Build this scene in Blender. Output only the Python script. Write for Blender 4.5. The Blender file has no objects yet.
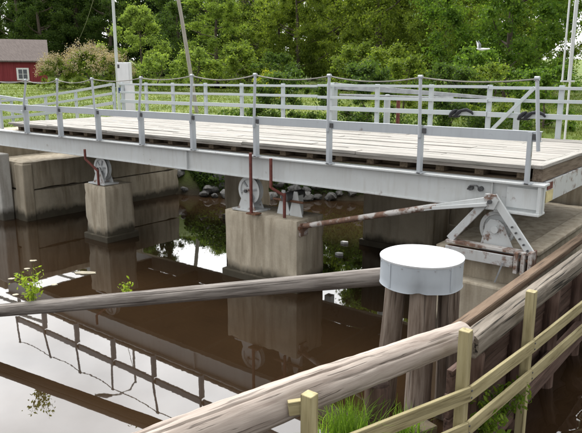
import bpy, bmesh, math, random
import numpy as np
from mathutils import Vector, Matrix, noise

random.seed(7)
rng = np.random.default_rng(11)
R = math.radians
scene = bpy.context.scene
col = scene.collection

# ------------------------------------------------------------------ camera
cam_data = bpy.data.cameras.new("camera")
cam = bpy.data.objects.new("camera", cam_data)
col.objects.link(cam)
cam.location = (0.0, 0.0, 3.61)                 # eye height above the water
cam.rotation_euler = (R(90 - 12.49), 0, R(38.56))
cam_data.sensor_width = 36
cam_data.lens = 38.66
cam_data.clip_start = 0.05
cam_data.clip_end = 2000
scene.camera = cam

# ------------------------------------------------------------------ world: bright, thinly clouded sky
TO_SUN = Vector((-0.53, 0.37, 0.766)).normalized()
world = bpy.data.worlds.new("World")
scene.world = world
world.use_nodes = True
wn = world.node_tree.nodes
wl = world.node_tree.links
wn.clear()
sky = wn.new("ShaderNodeTexSky")
sky.sky_type = 'NISHITA'
sky.sun_disc = False
sky.sun_elevation = math.asin(TO_SUN.z)
sky.sun_rotation = math.atan2(TO_SUN.x, TO_SUN.y)
sky.air_density = 1.0
sky.dust_density = 2.0
wtc = wn.new("ShaderNodeTexCoord")
wmap = wn.new("ShaderNodeMapping")
wmap.inputs['Scale'].default_value = (1.0, 1.0, 1.8)
wl.new(wtc.outputs['Generated'], wmap.inputs['Vector'])
wnoise = wn.new("ShaderNodeTexNoise")
wnoise.inputs['Scale'].default_value = 3.2
wnoise.inputs['Detail'].default_value = 7
wnoise.inputs['Roughness'].default_value = 0.55
wl.new(wmap.outputs['Vector'], wnoise.inputs['Vector'])
wramp = wn.new("ShaderNodeValToRGB")
wramp.color_ramp.elements[0].position = 0.30
wramp.color_ramp.elements[0].color = (0.82, 0.82, 0.82, 1)
wramp.color_ramp.elements[1].position = 0.55
wramp.color_ramp.elements[1].color = (1, 1, 1, 1)
wl.new(wnoise.outputs['Fac'], wramp.inputs['Fac'])
wmix = wn.new("ShaderNodeMix")
wmix.data_type = 'RGBA'
wl.new(wramp.outputs['Color'], wmix.inputs['Factor'])
wl.new(sky.outputs['Color'], wmix.inputs['A'])
# thin cloud is brighter towards the veiled sun
wdir = wn.new("ShaderNodeVectorMath"); wdir.operation = 'NORMALIZE'
wl.new(wtc.outputs['Generated'], wdir.inputs[0])
wdot = wn.new("ShaderNodeVectorMath"); wdot.operation = 'DOT_PRODUCT'
wl.new(wdir.outputs[0], wdot.inputs[0]); wdot.inputs[1].default_value = TO_SUN
def wmath(op, a, b):
    m = wn.new("ShaderNodeMath"); m.operation = op
    for i, v in enumerate((a, b)):
        if isinstance(v, (int, float)): m.inputs[i].default_value = v
        else: wl.new(v, m.inputs[i])
    return m.outputs[0]
wf = wmath('POWER', wmath('MAXIMUM', wdot.outputs['Value'], 0.0), 4.0)
wf = wmath('ADD', wmath('MULTIPLY', wf, 5.0), 0.90)
wn2 = wn.new("ShaderNodeTexNoise")
wn2.inputs['Scale'].default_value = 5.0
wn2.inputs['Detail'].default_value = 6
wl.new(wmap.outputs['Vector'], wn2.inputs['Vector'])
wf = wmath('MULTIPLY', wf, wmath('ADD', wmath('MULTIPLY', wn2.outputs['Fac'], 0.9), 0.57))
wcl = wn.new("ShaderNodeVectorMath"); wcl.operation = 'SCALE'
wcl.inputs[0].default_value = (7.65, 7.65, 7.65)
wl.new(wf, wcl.inputs['Scale'])
wl.new(wcl.outputs[0], wmix.inputs['B'])
bg = wn.new("ShaderNodeBackground")
bg.inputs['Strength'].default_value = 0.15
wl.new(wmix.outputs['Result'], bg.inputs['Color'])
wo = wn.new("ShaderNodeOutputWorld")
wl.new(bg.outputs['Background'], wo.inputs['Surface'])

# ------------------------------------------------------------------ sun (veiled)
sd = bpy.data.lights.new("sun", 'SUN')
sd.energy = 1.5
sd.angle = R(14)
sd.color = (1.0, 0.96, 0.9)
so = bpy.data.objects.new("sun", sd)
col.objects.link(so)
so.location = (-20, -20, 40)
so.rotation_euler = (-TO_SUN).to_track_quat('-Z', 'Y').to_euler()

scene.view_settings.view_transform = 'Standard'
scene.view_settings.look = 'None'
scene.view_settings.exposure = 0.25
scene.view_settings.gamma = 1.0
scene.view_settings.use_curve_mapping = False

# ------------------------------------------------------------------ material helpers
class NT:
    def __init__(self, name):
        self.m = bpy.data.materials.new(name)
        self.m.use_nodes = True
        self.n = self.m.node_tree.nodes
        self.l = self.m.node_tree.links
        self.n.clear()
        self.out = self.n.new("ShaderNodeOutputMaterial")
        self.p = self.n.new("ShaderNodeBsdfPrincipled")
        self.l.new(self.p.outputs[0], self.out.inputs[0])
        self.tc = self.n.new("ShaderNodeTexCoord")

    def coord(self, scale=(1, 1, 1), kind='Object', rand=True):
        mp = self.n.new("ShaderNodeMapping")
        mp.inputs['Scale'].default_value = scale
        if kind == 'World':
            g = self.n.new("ShaderNodeNewGeometry")
            self.l.new(g.outputs['Position'], mp.inputs['Vector'])
        else:
            self.l.new(self.tc.outputs['Object'], mp.inputs['Vector'])
            if rand:
                oi = self.n.new("ShaderNodeObjectInfo")
                mu = self.n.new("ShaderNodeMath"); mu.operation = 'MULTIPLY'
                mu.inputs[1].default_value = 37.0
                self.l.new(oi.outputs['Random'], mu.inputs[0])
                self.l.new(mu.outputs[0], mp.inputs['Location'])
        return mp.outputs['Vector']

    def noise(self, vec, scale=5, detail=5, rough=0.6):
        t = self.n.new("ShaderNodeTexNoise")
        t.inputs['Scale'].default_value = scale
        t.inputs['Detail'].default_value = detail
        t.inputs['Roughness'].default_value = rough
        self.l.new(vec, t.inputs['Vector'])
        return t.outputs['Fac']

    def ramp(self, fac, stops):
        r = self.n.new("ShaderNodeValToRGB")
        e = r.color_ramp.elements
        while len(e) < len(stops):
            e.new(0.5)
        for i, (p, c) in enumerate(stops):
            e[i].position = p
            e[i].color = (c[0], c[1], c[2], 1) if not isinstance(c, (int, float)) else (c, c, c, 1)
        self.l.new(fac, r.inputs['Fac'])
        return r.outputs['Color']

    def mix(self, fac, a, b, blend='MIX'):
        m = self.n.new("ShaderNodeMix")
        m.data_type = 'RGBA'
        m.blend_type = blend
        for v, k in ((fac, 'Factor'), (a, 'A'), (b, 'B')):
            if isinstance(v, (int, float)):
                m.inputs[k].default_value = v if k == 'Factor' else (v, v, v, 1)
            elif isinstance(v, tuple):
                m.inputs[k].default_value = (v[0], v[1], v[2], 1)
            else:
                self.l.new(v, m.inputs[k])
        return m.outputs['Result']

    def math(self, op, a, b=None):
        m = self.n.new("ShaderNodeMath"); m.operation = op
        for i, v in enumerate((a, b)):
            if v is None: continue
            if isinstance(v, (int, float)): m.inputs[i].default_value = v
            else: self.l.new(v, m.inputs[i])
        return m.outputs[0]

    def objrand(self):
        return self.n.new("ShaderNodeObjectInfo").outputs['Random']

    def worldz(self):
        g = self.n.new("ShaderNodeNewGeometry")
        s = self.n.new("ShaderNodeSeparateXYZ")
        self.l.new(g.outputs['Position'], s.inputs[0])
        return s.outputs['Z']

    def bump(self, h, strength=0.3, dist=0.02):
        b = self.n.new("ShaderNodeBump")
        b.inputs['Strength'].default_value = strength
        b.inputs['Distance'].default_value = dist
        self.l.new(h, b.inputs['Height'])
        self.l.new(b.outputs[0], self.p.inputs['Normal'])

    def set(self, color=None, rough=0.7, metal=0.0, spec=0.3):
        if color is not None:
            if isinstance(color, tuple): self.p.inputs['Base Color'].default_value = (*color, 1)
            else: self.l.new(color, self.p.inputs['Base Color'])
        if isinstance(rough, (int, float)): self.p.inputs['Roughness'].default_value = rough
        else: self.l.new(rough, self.p.inputs['Roughness'])
        self.p.inputs['Metallic'].default_value = metal
        self.p.inputs['Specular IOR Level'].default_value = spec
        return self.m

M = {}

def wood(name, lo, hi, dark, grain=(1.2, 14, 14), crack=0.0, bump=0.35):
    t = NT(name)
    v = t.coord(grain)
    n1 = t.noise(v, 2.2, 8, 0.65)
    c = t.ramp(n1, [(0.28, dark), (0.45, lo), (0.68, hi)])
    big = t.noise(t.coord((0.8, 1.2, 1.2)), 1.6, 3)
    c = t.mix(t.ramp(big, [(0.35, 0.0), (0.7, 0.35)]), c, t.mix(0.5, c, dark))
    c = t.mix(0.22, c, t.ramp(t.objrand(), [(0, (0.55, 0.55, 0.55)), (1, (1, 1, 1))]), 'MULTIPLY')
    h = n1
    if crack > 0:
        cr = t.noise(t.coord((0.5, 20, 20) if grain[0] < grain[1] else (20, 0.5, 20)), 1.5, 3, 0.5)
        k = t.ramp(cr, [(0.36, 1.0), (0.41, 0.0)])
        c = t.mix(t.math('MULTIPLY', k, crack), c, (dark[0] * 0.35, dark[1] * 0.35, dark[2] * 0.35))
        h = t.math('SUBTRACT', n1, k)
    t.bump(h, bump, 0.012)
    return t.set(c, 0.82, spec=0.2)

M['deck'] = wood('weathered_deck_wood', (0.28, 0.262, 0.238), (0.385, 0.365, 0.335), (0.12, 0.135, 0.11), (0.9, 12, 12), 0.45)
M['joist'] = wood('dark_joist_wood', (0.10, 0.075, 0.05), (0.17, 0.13, 0.09), (0.04, 0.03, 0.02))
M['log'] = wood('weathered_log', (0.285, 0.242, 0.208), (0.405, 0.355, 0.31), (0.16, 0.12, 0.097), (0.45, 9, 9), 0.6, 0.5)
M['waling'] = wood('waling_log_wood', (0.145, 0.122, 0.098), (0.26, 0.23, 0.19), (0.04, 0.036, 0.027), (9, 0.55, 9), 0.9, 0.9)
M['brown_beam'] = wood('brown_beam_wood', (0.13, 0.088, 0.058), (0.20, 0.145, 0.10), (0.055, 0.036, 0.024), (9, 0.6, 9), 0.6, 0.6)
M['end_timber'] = wood('end_timber_wood', (0.15, 0.115, 0.085), (0.24, 0.195, 0.15), (0.06, 0.045, 0.032))
M['boom'] = wood('grey_boom_log', (0.16, 0.142, 0.128), (0.27, 0.245, 0.222), (0.075, 0.06, 0.05), (0.8, 9, 9), 0.5, 0.5)
M['pile'] = wood('pile_wood', (0.185, 0.145, 0.115), (0.32, 0.27, 0.225), (0.075, 0.05, 0.035), (0.7, 9, 9), 0.55, 0.6)
M['walling'] = wood('dark_wall_plank', (0.085, 0.052, 0.04), (0.15, 0.10, 0.08), (0.03, 0.02, 0.016), (0.8, 9, 9), 0.5, 0.5)
M['treated'] = wood('green_treated_pine', (0.30, 0.258, 0.138), (0.395, 0.345, 0.20), (0.14, 0.11, 0.055), (0.8, 10, 10), 0.35, 0.25)
M['pole'] = wood('pole_wood', (0.34, 0.31, 0.28), (0.46, 0.43, 0.39), (0.2, 0.17, 0.14))

def concrete(name, base, stain, band=0.32):
    t = NT(name)
    vz = t.coord((5, 5, 0.55), 'World')
    st = t.noise(vz, 1.4, 6, 0.6)
    big = t.noise(t.coord((1, 1, 1), 'World'), 1.1, 4)
    fine = t.noise(t.coord((1, 1, 1), 'World'), 40, 4, 0.7)
    c = t.ramp(big, [(0.3, tuple(x * 0.78 for x in base)), (0.7, tuple(min(1, x * 1.15) for x in base))])
    c = t.mix(t.ramp(st, [(0.44, 0.0), (0.66, 0.8)]), c, stain)
    c = t.mix(0.35, c, t.ramp(fine, [(0.3, (0.6, 0.6, 0.6)), (0.7, (1, 1, 1))]), 'MULTIPLY')
    z = t.worldz()
    wob = t.math('ADD', z, t.math('ADD', t.math('MULTIPLY', t.math('SUBTRACT', st, 0.5), 0.3), t.math('MULTIPLY', t.math('SUBTRACT', big, 0.5), 0.35)))
    c = t.mix(t.ramp(wob, [(band - 0.16, 0.92), (band, 0.0)]), c, (0.035, 0.03, 0.02))
    t.bump(fine, 0.25, 0.01)
    return t.set(c, 0.88, spec=0.2)

M['concrete'] = concrete('pier_concrete', (0.44, 0.39, 0.305), (0.23, 0.19, 0.135))
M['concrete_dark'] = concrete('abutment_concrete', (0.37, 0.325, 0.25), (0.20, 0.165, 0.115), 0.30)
M['concrete_pale'] = concrete('wing_concrete', (0.40, 0.39, 0.36), (0.24, 0.22, 0.19))

def painted(name, base, rust=0.0, rough=0.5, grime=(0.36, 0.35, 0.32), scale=3.0):
    t = NT(name)
    v = t.coord((1, 1, 1), 'World')
    g = t.noise(v, 2.3, 6, 0.6)
    c = t.ramp(g, [(0.35, base), (0.75, tuple(0.65 * b + 0.35 * k for b, k in zip(base, grime)))])
    sp = t.noise(t.coord((14, 14, 2.0), 'World'), 1.0, 4, 0.6)
    c = t.mix(t.ramp(sp, [(0.52, 0.0), (0.75, 0.42)]), c, grime)
    if rust > 0:
        rn = t.noise(v, scale, 7, 0.68)
        rc = t.ramp(t.noise(v, 18, 4, 0.6), [(0.3, (0.075, 0.034, 0.018)), (0.7, (0.19, 0.092, 0.052))])
        c = t.mix(t.ramp(rn, [(0.64 - rust * 0.36, 0.0), (0.73 - rust * 0.36, 0.92)]), c, rc)
        t.bump(rn, 0.2, 0.004)
    return t.set(c, rough, spec=0.35)

M['white_steel'] = painted('white_steel', (0.52, 0.545, 0.55), 0.03, 0.45)
M['rail_steel'] = painted('rail_steel', (0.40, 0.43, 0.455), 0.02, 0.45, (0.3, 0.31, 0.33))
M['rusty_white'] = painted('rusty_white_steel', (0.46, 0.48, 0.485), 0.28, 0.6, scale=5.0)
M['flaking'] = painted('flaking_white_steel', (0.46, 0.47, 0.47), 0.40, 0.65, scale=4.5)
M['half_rust'] = painted('half_rusted_steel', (0.47, 0.45, 0.43), 0.55, 0.7, scale=4.0)
M['rust'] = painted('rusted_steel', (0.15, 0.07, 0.04), 0.8, 0.8, scale=5)
M['white_wood'] = painted('white_painted_wood', (0.43, 0.45, 0.465), 0.0, 0.6, (0.34, 0.47, 0.46))
M['cap'] = painted('galvanised_cap', (0.36, 0.395, 0.43), 0.0, 0.42, (0.28, 0.31, 0.34))
M['cap_top_lit'] = painted('cap_top_lit_sheet', (0.47, 0.485, 0.50), 0.0, 0.45, (0.30, 0.31, 0.31))  # lid paler than the skirt: light from above put into the colour
M['cabinet'] = painted('cabinet_white', (0.66, 0.67, 0.69), 0.0, 0.5, (0.5, 0.5, 0.52))

def flat(name, c, rough=0.6, var=0.25, scale=6, spec=0.3, metal=0):
    t = NT(name)
    n = t.noise(t.coord((1, 1, 1)), scale, 5)
    cc = t.ramp(n, [(0.3, tuple(x * (1 - var) for x in c)), (0.7, tuple(min(1, x * (1 + var)) for x in c))])
    t.bump(n, 0.15, 0.01)
    return t.set(cc, rough, metal, spec)

M['red_paint'] = flat('red_oxide_paint', (0.125, 0.038, 0.03), 0.65, 0.4, 14)
M['black'] = flat('black_strap', (0.015, 0.016, 0.02), 0.6)
M['dark_metal'] = flat('dark_metal', (0.07, 0.07, 0.072), 0.5)
M['grey'] = flat('grey_sheet', (0.30, 0.31, 0.32), 0.6)
M['blue'] = flat('blue_panel', (0.03, 0.055, 0.13), 0.5)
M['cream'] = flat('cream_paint', (0.52, 0.45, 0.24), 0.6)
M['rope'] = flat('steel_rope', (0.26, 0.25, 0.22), 0.6)
M['rock'] = flat('bank_rock', (0.095, 0.093, 0.088), 0.85, 0.6, 3)
M['soil'] = flat('soil', (0.07, 0.055, 0.035), 0.95, 0.4)
M['asphalt'] = flat('asphalt', (0.055, 0.057, 0.06), 0.9)
M['foam'] = flat('pale_debris', (0.30, 0.27, 0.20), 0.7, 0.3)
M['house_trim'] = flat('white_trim', (0.75, 0.75, 0.73), 0.6, 0.06)
M['glass'] = flat('window_glass', (0.05, 0.06, 0.07), 0.08, 0.1, 6, 0.6)
M['bark'] = flat('bark', (0.09, 0.072, 0.055), 0.9, 0.5, 8)
M['gull'] = flat('gull_white', (0.75, 0.75, 0.76), 0.7, 0.05)
M['gull_wing'] = flat('gull_grey_wing', (0.36, 0.38, 0.42), 0.7, 0.05)

def siding():
    t = NT('red_board_siding')
    n = t.noise(t.coord((9, 9, 0.4), 'World'), 1.3, 5)
    c = t.ramp(n, [(0.3, (0.16, 0.022, 0.026)), (0.7, (0.26, 0.045, 0.05))])
    t.bump(n, 0.4, 0.03)
    return t.set(c, 0.8)
M['siding'] = siding()

def roofing():
    t = NT('brown_roof')
    n = t.noise(t.coord((1.2, 6, 1.2), 'World'), 2, 6)
    c = t.ramp(n, [(0.3, (0.088, 0.07, 0.063)), (0.7, (0.145, 0.118, 0.108))])
    t.bump(n, 0.4, 0.03)
    return t.set(c, 0.85)
M['roof'] = roofing()

def leaf(name, c1, c2, trans=0.53):
    t = NT(name)
    g = t.n.new("ShaderNodeNewGeometry")
    c = t.ramp(g.outputs['Random Per Island'], [(0.0, c1), (1.0, c2)])
    tint = t.ramp(t.noise(t.coord((1, 1, 1), 'World'), 0.35, 3), [(0.3, (0.72, 0.75, 0.7)), (0.7, (1.18, 1.14, 1.0))])
    c = t.mix(1.0, c, tint, 'MULTIPLY')
    t.set(c, 0.65, spec=0.12)
    tr = t.n.new("ShaderNodeBsdfTranslucent")
    t.l.new(t.mix(1.0, c, (1.25, 1.25, 0.6), 'MULTIPLY'), tr.inputs['Color'])
    ms = t.n.new("ShaderNodeMixShader")
    ms.inputs[0].default_value = trans
    t.l.new(t.p.outputs[0], ms.inputs[1])
    t.l.new(tr.outputs[0], ms.inputs[2])
    t.l.new(ms.outputs[0], t.out.inputs[0])
    return t.m

M['leaf_mid'] = leaf('leaf_mid', (0.085, 0.145, 0.028), (0.22, 0.28, 0.065))
M['leaf_pale'] = leaf('leaf_pale', (0.16, 0.24, 0.06), (0.28, 0.37, 0.11))
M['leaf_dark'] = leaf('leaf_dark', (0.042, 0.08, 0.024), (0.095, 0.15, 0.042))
M['leaf_deep'] = leaf('leaf_deep_green', (0.06, 0.125, 0.024), (0.14, 0.225, 0.045))
M['leaf_bright'] = leaf('leaf_bright', (0.12, 0.20, 0.04), (0.25, 0.33, 0.08))
M['leaf_olive'] = leaf('leaf_olive', (0.10, 0.16, 0.028), (0.225, 0.285, 0.062))
M['leaf_spruce'] = leaf('spruce_needles', (0.024, 0.046, 0.019), (0.056, 0.092, 0.034), 0.15)
M['leaf_yellow'] = leaf('leaf_yellow', (0.22, 0.27, 0.03), (0.40, 0.40, 0.06))
M['leaf_fresh'] = leaf('fresh_weed_leaf', (0.16, 0.24, 0.03), (0.32, 0.42, 0.07))
M['grass_blade'] = leaf('grass_blade', (0.08, 0.15, 0.02), (0.20, 0.28, 0.04))
M['tuft_blade'] = leaf('tuft_blade', (0.11, 0.21, 0.03), (0.24, 0.38, 0.06))
M['blossom'] = leaf('faded_blossom', (0.34, 0.275, 0.215), (0.50, 0.425, 0.35), 0.25)

def grass_ground():
    t = NT('grass_ground')
    a = t.noise(t.coord((1, 1, 1), 'World'), 0.35, 6, 0.65)
    b = t.noise(t.coord((1, 1, 1), 'World'), 9, 5, 0.7)
    c = t.ramp(a, [(0.3, (0.075, 0.115, 0.025)), (0.5, (0.125, 0.17, 0.04)), (0.72, (0.20, 0.225, 0.065))])
    c = t.mix(0.5, c, t.ramp(b, [(0.3, (0.5, 0.5, 0.45)), (0.7, (1.1, 1.1, 1.0))]), 'MULTIPLY')
    z = t.worldz()
    wob = t.math('ADD', z, t.math('MULTIPLY', a, 0.6))
    c = t.mix(t.ramp(wob, [(0.4, 1.0), (0.95, 0.0)]), c, (0.05, 0.042, 0.028))
    t.bump(b, 0.6, 0.06)
    return t.set(c, 0.9, spec=0.15)
M['ground'] = grass_ground()

def water_mat():
    t = NT('brown_river_water')
    v = t.coord((1, 1, 1), 'World')
    n1 = t.noise(v, 1.3, 3, 0.5)
    n2 = t.noise(v, 7.0, 2, 0.5)
    # livelier water on the lock side of the timber wall
    g = t.n.new("ShaderNodeNewGeometry")
    s = t.n.new("ShaderNodeSeparateXYZ")
    t.l.new(g.outputs['Position'], s.inputs[0])
    side = t.ramp(t.math('ADD', t.math('MULTIPLY', s.outputs['X'], 0.5), 1.35), [(0.3, 0.0), (0.6, 1.0)])
    swell = t.noise(t.coord((1.0, 0.7, 1), 'World'), 1.5, 1.5, 0.4)
    h = t.math('ADD', t.math('MULTIPLY', n1, 0.00055), t.math('MULTIPLY', n2, 0.00012))
    h = t.math('ADD', h, t.math('MULTIPLY', t.math('MULTIPLY', swell, side), 0.16))
    t.bump(h, 1.0, 1.0)
    sil = t.noise(v, 0.5, 3)
    c = t.ramp(sil, [(0.3, (0.018, 0.0105, 0.0054)), (0.7, (0.027, 0.0155, 0.0075))])
    t.set(c, 0.015)
    t.p.inputs['Specular IOR Level'].default_value = 0.5
    t.p.inputs['IOR'].default_value = 1.52
    return t.m
M['water'] = water_mat()

# ------------------------------------------------------------------ geometry helpers
class G:
    def __init__(self):
        self.v = []; self.f = []

    def box(self, x0, x1, y0, y1, z0, z1):
        b = len(self.v)
        self.v += [(x, y, z) for z in (z0, z1) for y in (y0, y1) for x in (x0, x1)]
        self.f += [tuple(b + i for i in q) for q in ((0, 2, 3, 1), (4, 5, 7, 6), (0, 1, 5, 4), (2, 6, 7, 3), (0, 4, 6, 2), (1, 3, 7, 5))]
        return self

    def bar(self, p0, p1, w, h, up=(0, 0, 1)):
        p0 = Vector(p0); p1 = Vector(p1)
        d = (p1 - p0).normalized()
        s = d.cross(Vector(up))
        if s.length < 1e-4: s = d.cross(Vector((0, 1, 0)))
        s.normalize()
        u = s.cross(d)
        b = len(self.v)
        for p in (p0, p1):
            for a, c in ((-1, -1), (1, -1), (1, 1), (-1, 1)):
                self.v.append(tuple(p + s * (a * w / 2) + u * (c * h / 2)))
        self.f += [tuple(b + i for i in q) for q in ((0, 1, 2, 3), (7, 6, 5, 4), (0, 4, 5, 1), (1, 5, 6, 2), (2, 6, 7, 3), (3, 7, 4, 0))]
        return self

    def tube(self, pts, rad, n=10, caps=True, wob=0.0, seed=0, grooves=()):
        pts = [Vector(p) for p in pts]
        if isinstance(rad, (int, float)): rad = [rad] * len(pts)
        b = len(self.v)
        prev = None
        for i, p in enumerate(pts):
            d = (pts[min(i + 1, len(pts) - 1)] - pts[max(i - 1, 0)]).normalized()
            if prev is None:
                s = d.cross(Vector((0, 0, 1)))
                if s.length < 0.1: s = d.cross(Vector((1, 0, 0)))
            else:
                s = prev - d * prev.dot(d)
            s.normalize(); prev = s
            u = d.cross(s)
            for k in range(n):
                a = 2 * math.pi * k / n
                r = rad[i]
                if wob: r *= 1 + wob * noise.noise(Vector((math.cos(a) * 1.3 + seed, math.sin(a) * 1.3, i * 0.35)))
                for a0, i0, i1, dep in grooves:
                    if i0 <= i <= i1:
                        ac = a0 + 0.10 * noise.noise(Vector((i * 0.12, a0 * 5, 1.0)))
                        dd = (a - ac + math.pi) % (2 * math.pi) - math.pi
                        end = min(1, (i - i0) / 5, (i1 - i) / 5)
                        r *= 1 - dep * end * math.exp(-(dd / 0.05) ** 2)
                self.v.append(tuple(p + (s * math.cos(a) + u * math.sin(a)) * r))
        for i in range(len(pts) - 1):
            for k in range(n):
                a = b + i * n + k; c = b + i * n + (k + 1) % n
                self.f.append((a, c, c + n, a + n))
        if caps:
            self.f.append(tuple(b + k for k in reversed(range(n))))
            e = b + (len(pts) - 1) * n
            self.f.append(tuple(e + k for k in range(n)))
        return self

    def lathe_y(self, c, prof, n=36):
        b = len(self.v); m = len(prof)
        for dy, r in prof:
            for k in range(n):
                a = 2 * math.pi * k / n
                self.v.append((c[0] + r * math.cos(a), c[1] + dy, c[2] + r * math.sin(a)))
        for i in range(m - 1):
            for k in range(n):
                p = b + i * n + k; q = b + i * n + (k + 1) % n
                self.f.append((p, q, q + n, p + n))
        return self

    def prism(self, poly, axis, a0, a1):
        """poly: list of 2-D points; axis 'y': (x,z) points; 'z': (x,y) points; 'x': (y,z)"""
        b = len(self.v); n = len(poly)
        for a in (a0, a1):
            for p, q in poly:
                self.v.append({'y': (p, a, q), 'z': (p, q, a), 'x': (a, p, q)}[axis])
        self.f.append(tuple(b + k for k in range(n)))
        self.f.append(tuple(b + n + k for k in reversed(range(n))))
        for k in range(n):
            self.f.append((b + k, b + n + k, b + n + (k + 1) % n, b + (k + 1) % n))
        return self

    def mesh(self, name, mat, bevel=0.0, smooth=False, angle=35):
        me = bpy.data.meshes.new(name)
        me.from_pydata(self.v, [], self.f)
        bm = bmesh.new(); bm.from_mesh(me)
        bmesh.ops.recalc_face_normals(bm, faces=bm.faces)
        if bevel > 0:
            bmesh.ops.bevel(bm, geom=[e for e in bm.edges if e.calc_face_angle(0) > 0.6], offset=bevel, segments=2, affect='EDGES', clamp_overlap=True, profile=0.5)
        bm.to_mesh(me); bm.free()
        if smooth:
            me.polygons.foreach_set('use_smooth', [True] * len(me.polygons))
            me.set_sharp_from_angle(angle=R(angle))
        me.materials.append(mat)
        return me

    def build(self, name, mat, parent=None, **k):
        return link(name, self.mesh(name, mat, **k), parent)

def world_loc(o):
    p = Vector(o.location)
    while o.parent:
        o = o.parent; p = p
    return p

def link(name, me, parent=None, loc=None):
    o = bpy.data.objects.new(name, me)
    col.objects.link(o)
    if loc is not None: o.location = loc
    adopt(o, parent)
    return o

def adopt(o, parent):
    if parent:
        o.parent = parent
        if parent.type == 'EMPTY':          # parts are written in world coordinates
            o.matrix_parent_inverse = Matrix.Translation(-Vector(parent.location))
        else:
            o.matrix_parent_inverse = parent.matrix_basis.inverted()
    return o

def tag(o, label=None, cat=None, group=None, kind=None):
    if label: o['label'] = label
    if cat: o['category'] = cat
    if group: o['group'] = group
    if kind: o['kind'] = kind
    return o

def thing(name, loc, label, cat, group=None):
    e = bpy.data.objects.new(name, None)
    e.empty_display_size = 0.2
    e.location = loc
    col.objects.link(e)
    return tag(e, label, cat, group)

def copy_thing(root, loc, label=None, rotz=0.0, scale=1.0, group=None):
    r = root.copy(); col.objects.link(r)
    r.location = loc; r.rotation_euler = (0, 0, rotz); r.scale = (scale,) * 3 if isinstance(scale, (int, float)) else scale
    if label: r['label'] = label
    if group: r['group'] = group
    for ch in list(root.children):
        c = ch.copy(); col.objects.link(c); c.parent = r
        for g in list(ch.children):
            d = g.copy(); col.objects.link(d); d.parent = c
    return r

def log_object(name, pts, rads, mat, parent=None, n=20, wob=0.06, seed=0, sub=24, grooves=()):
    """a round log; its local X runs along the trunk so that the grain does too"""
    P0 = Vector(pts[0]); P1 = Vector(pts[-1])
    ax = (P1 - P0).normalized()
    s = ax.cross(Vector((0, 0, 1)))
    if s.length < 0.05: s = Vector((0, 1, 0))
    s.normalize(); u = s.cross(ax)
    mw = Matrix((ax, -s, u)).transposed().to_4x4(); mw.translation = P0
    inv = mw.inverted()
    loc = [inv @ Vector(p) for p in pts]
    L = loc[-1].x
    out = []; rr = []
    for i in range(sub + 1):
        t = i / sub; x = t * L
        j = 0
        while j < len(loc) - 2 and x > loc[j + 1].x: j += 1
        k = min(1, max(0, (x - loc[j].x) / max(1e-6, loc[j + 1].x - loc[j].x)))
        p = loc[j].lerp(loc[j + 1], k); r = rads[j] * (1 - k) + rads[j + 1] * k
        out.append(p); rr.append(r)
    # rounded ends
    out = [out[0] - Vector((0.002, 0, 0))] + out; rr = [rr[0] * 0.90] + rr
    out[1] = out[1] + Vector((0.02, 0, 0))
    out.append(out[-1] + Vector((0.0, 0, 0))); rr.append(rr[-1] * 0.90); out[-2] = out[-2] - Vector((0.02, 0, 0))
    g = G().tube(out, rr, n, True, wob, seed, grooves)
    me = g.mesh(name, mat, smooth=True, angle=50)
    o = bpy.data.objects.new(name, me); col.objects.link(o)
    o.matrix_world = mw
    if parent:
        o.parent = parent
        o.matrix_parent_inverse = Matrix.Translation(-Vector(parent.location))
    return o

_pl = {}
def board(name, p0, p1, w, h, mat, parent, up=(0, 0, 1), bevel=0.006):
    """a sawn board with local X along its length; meshes shared by size"""
    p0 = Vector(p0); p1 = Vector(p1)
    ax = p1 - p0; L = ax.length; ax.normalize()
    s = ax.cross(Vector(up))
    if s.length < 1e-3: s = ax.cross(Vector((0, 1, 0)))
    s.normalize(); u = s.cross(ax)
    key = (name, round(L, 2), round(w, 3), round(h, 3), mat.name)
    if key not in _pl:
        _pl[key] = G().box(0, L, -w / 2, w / 2, -h / 2, h / 2).mesh(name, mat, bevel=bevel)
    o = bpy.data.objects.new(name, _pl[key]); col.objects.link(o)
    mw = Matrix((ax, -s, u)).transposed().to_4x4(); mw.translation = p0
    o.matrix_world = mw
    if parent is not None:
        o.parent = parent
        base = Matrix.Translation(-Vector(parent.location)) if parent.type == 'EMPTY' else parent.matrix_basis.inverted()
        o.matrix_parent_inverse = base
    return o

# ================================================================== SETTING
# water
w = link('water', G().prism([(-260, -60), (120, -60), (120, 200), (-260, 200)], 'z', -3.0, 0.0).mesh('water', M['water']))
tag(w, kind='structure')

# far bank terrain
SHORE = np.array([(-260, 6.0), (-40, 6.6), (-19.0, 7.9), (-15.5, 8.6), (-15.4, 13.0), (-14.4, 13.3), (-12.3, 14.5), (-10.3, 15.5), (-7.6, 17.2),
                  (-5.4, 17.0), (-4.9, 12.4), (-2.6, 12.3), (-2.2, 14.5), (6, 15.5), (120, 15.5), (120, 220), (-260, 220)], float)
def signed_dist(px, py):
    d = np.full(px.shape, 1e9); inside = np.zeros(px.shape, bool)
    n = len(SHORE)
    for i in range(n):
        a = SHORE[i]; b = SHORE[(i + 1) % n]
        e = b - a; L = e @ e
        t = np.clip(((px - a[0]) * e[0] + (py - a[1]) * e[1]) / L, 0, 1)
        d = np.minimum(d, np.hypot(px - a[0] - t * e[0], py - a[1] - t * e[1]))
        c = (a[1] > py) != (b[1] > py)
        xi = (b[0] - a[0]) * (py - a[1]) / (b[1] - a[1] + 1e-12) + a[0]
        inside ^= c & (px < xi)
    return np.where(inside, d, -d)
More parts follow.
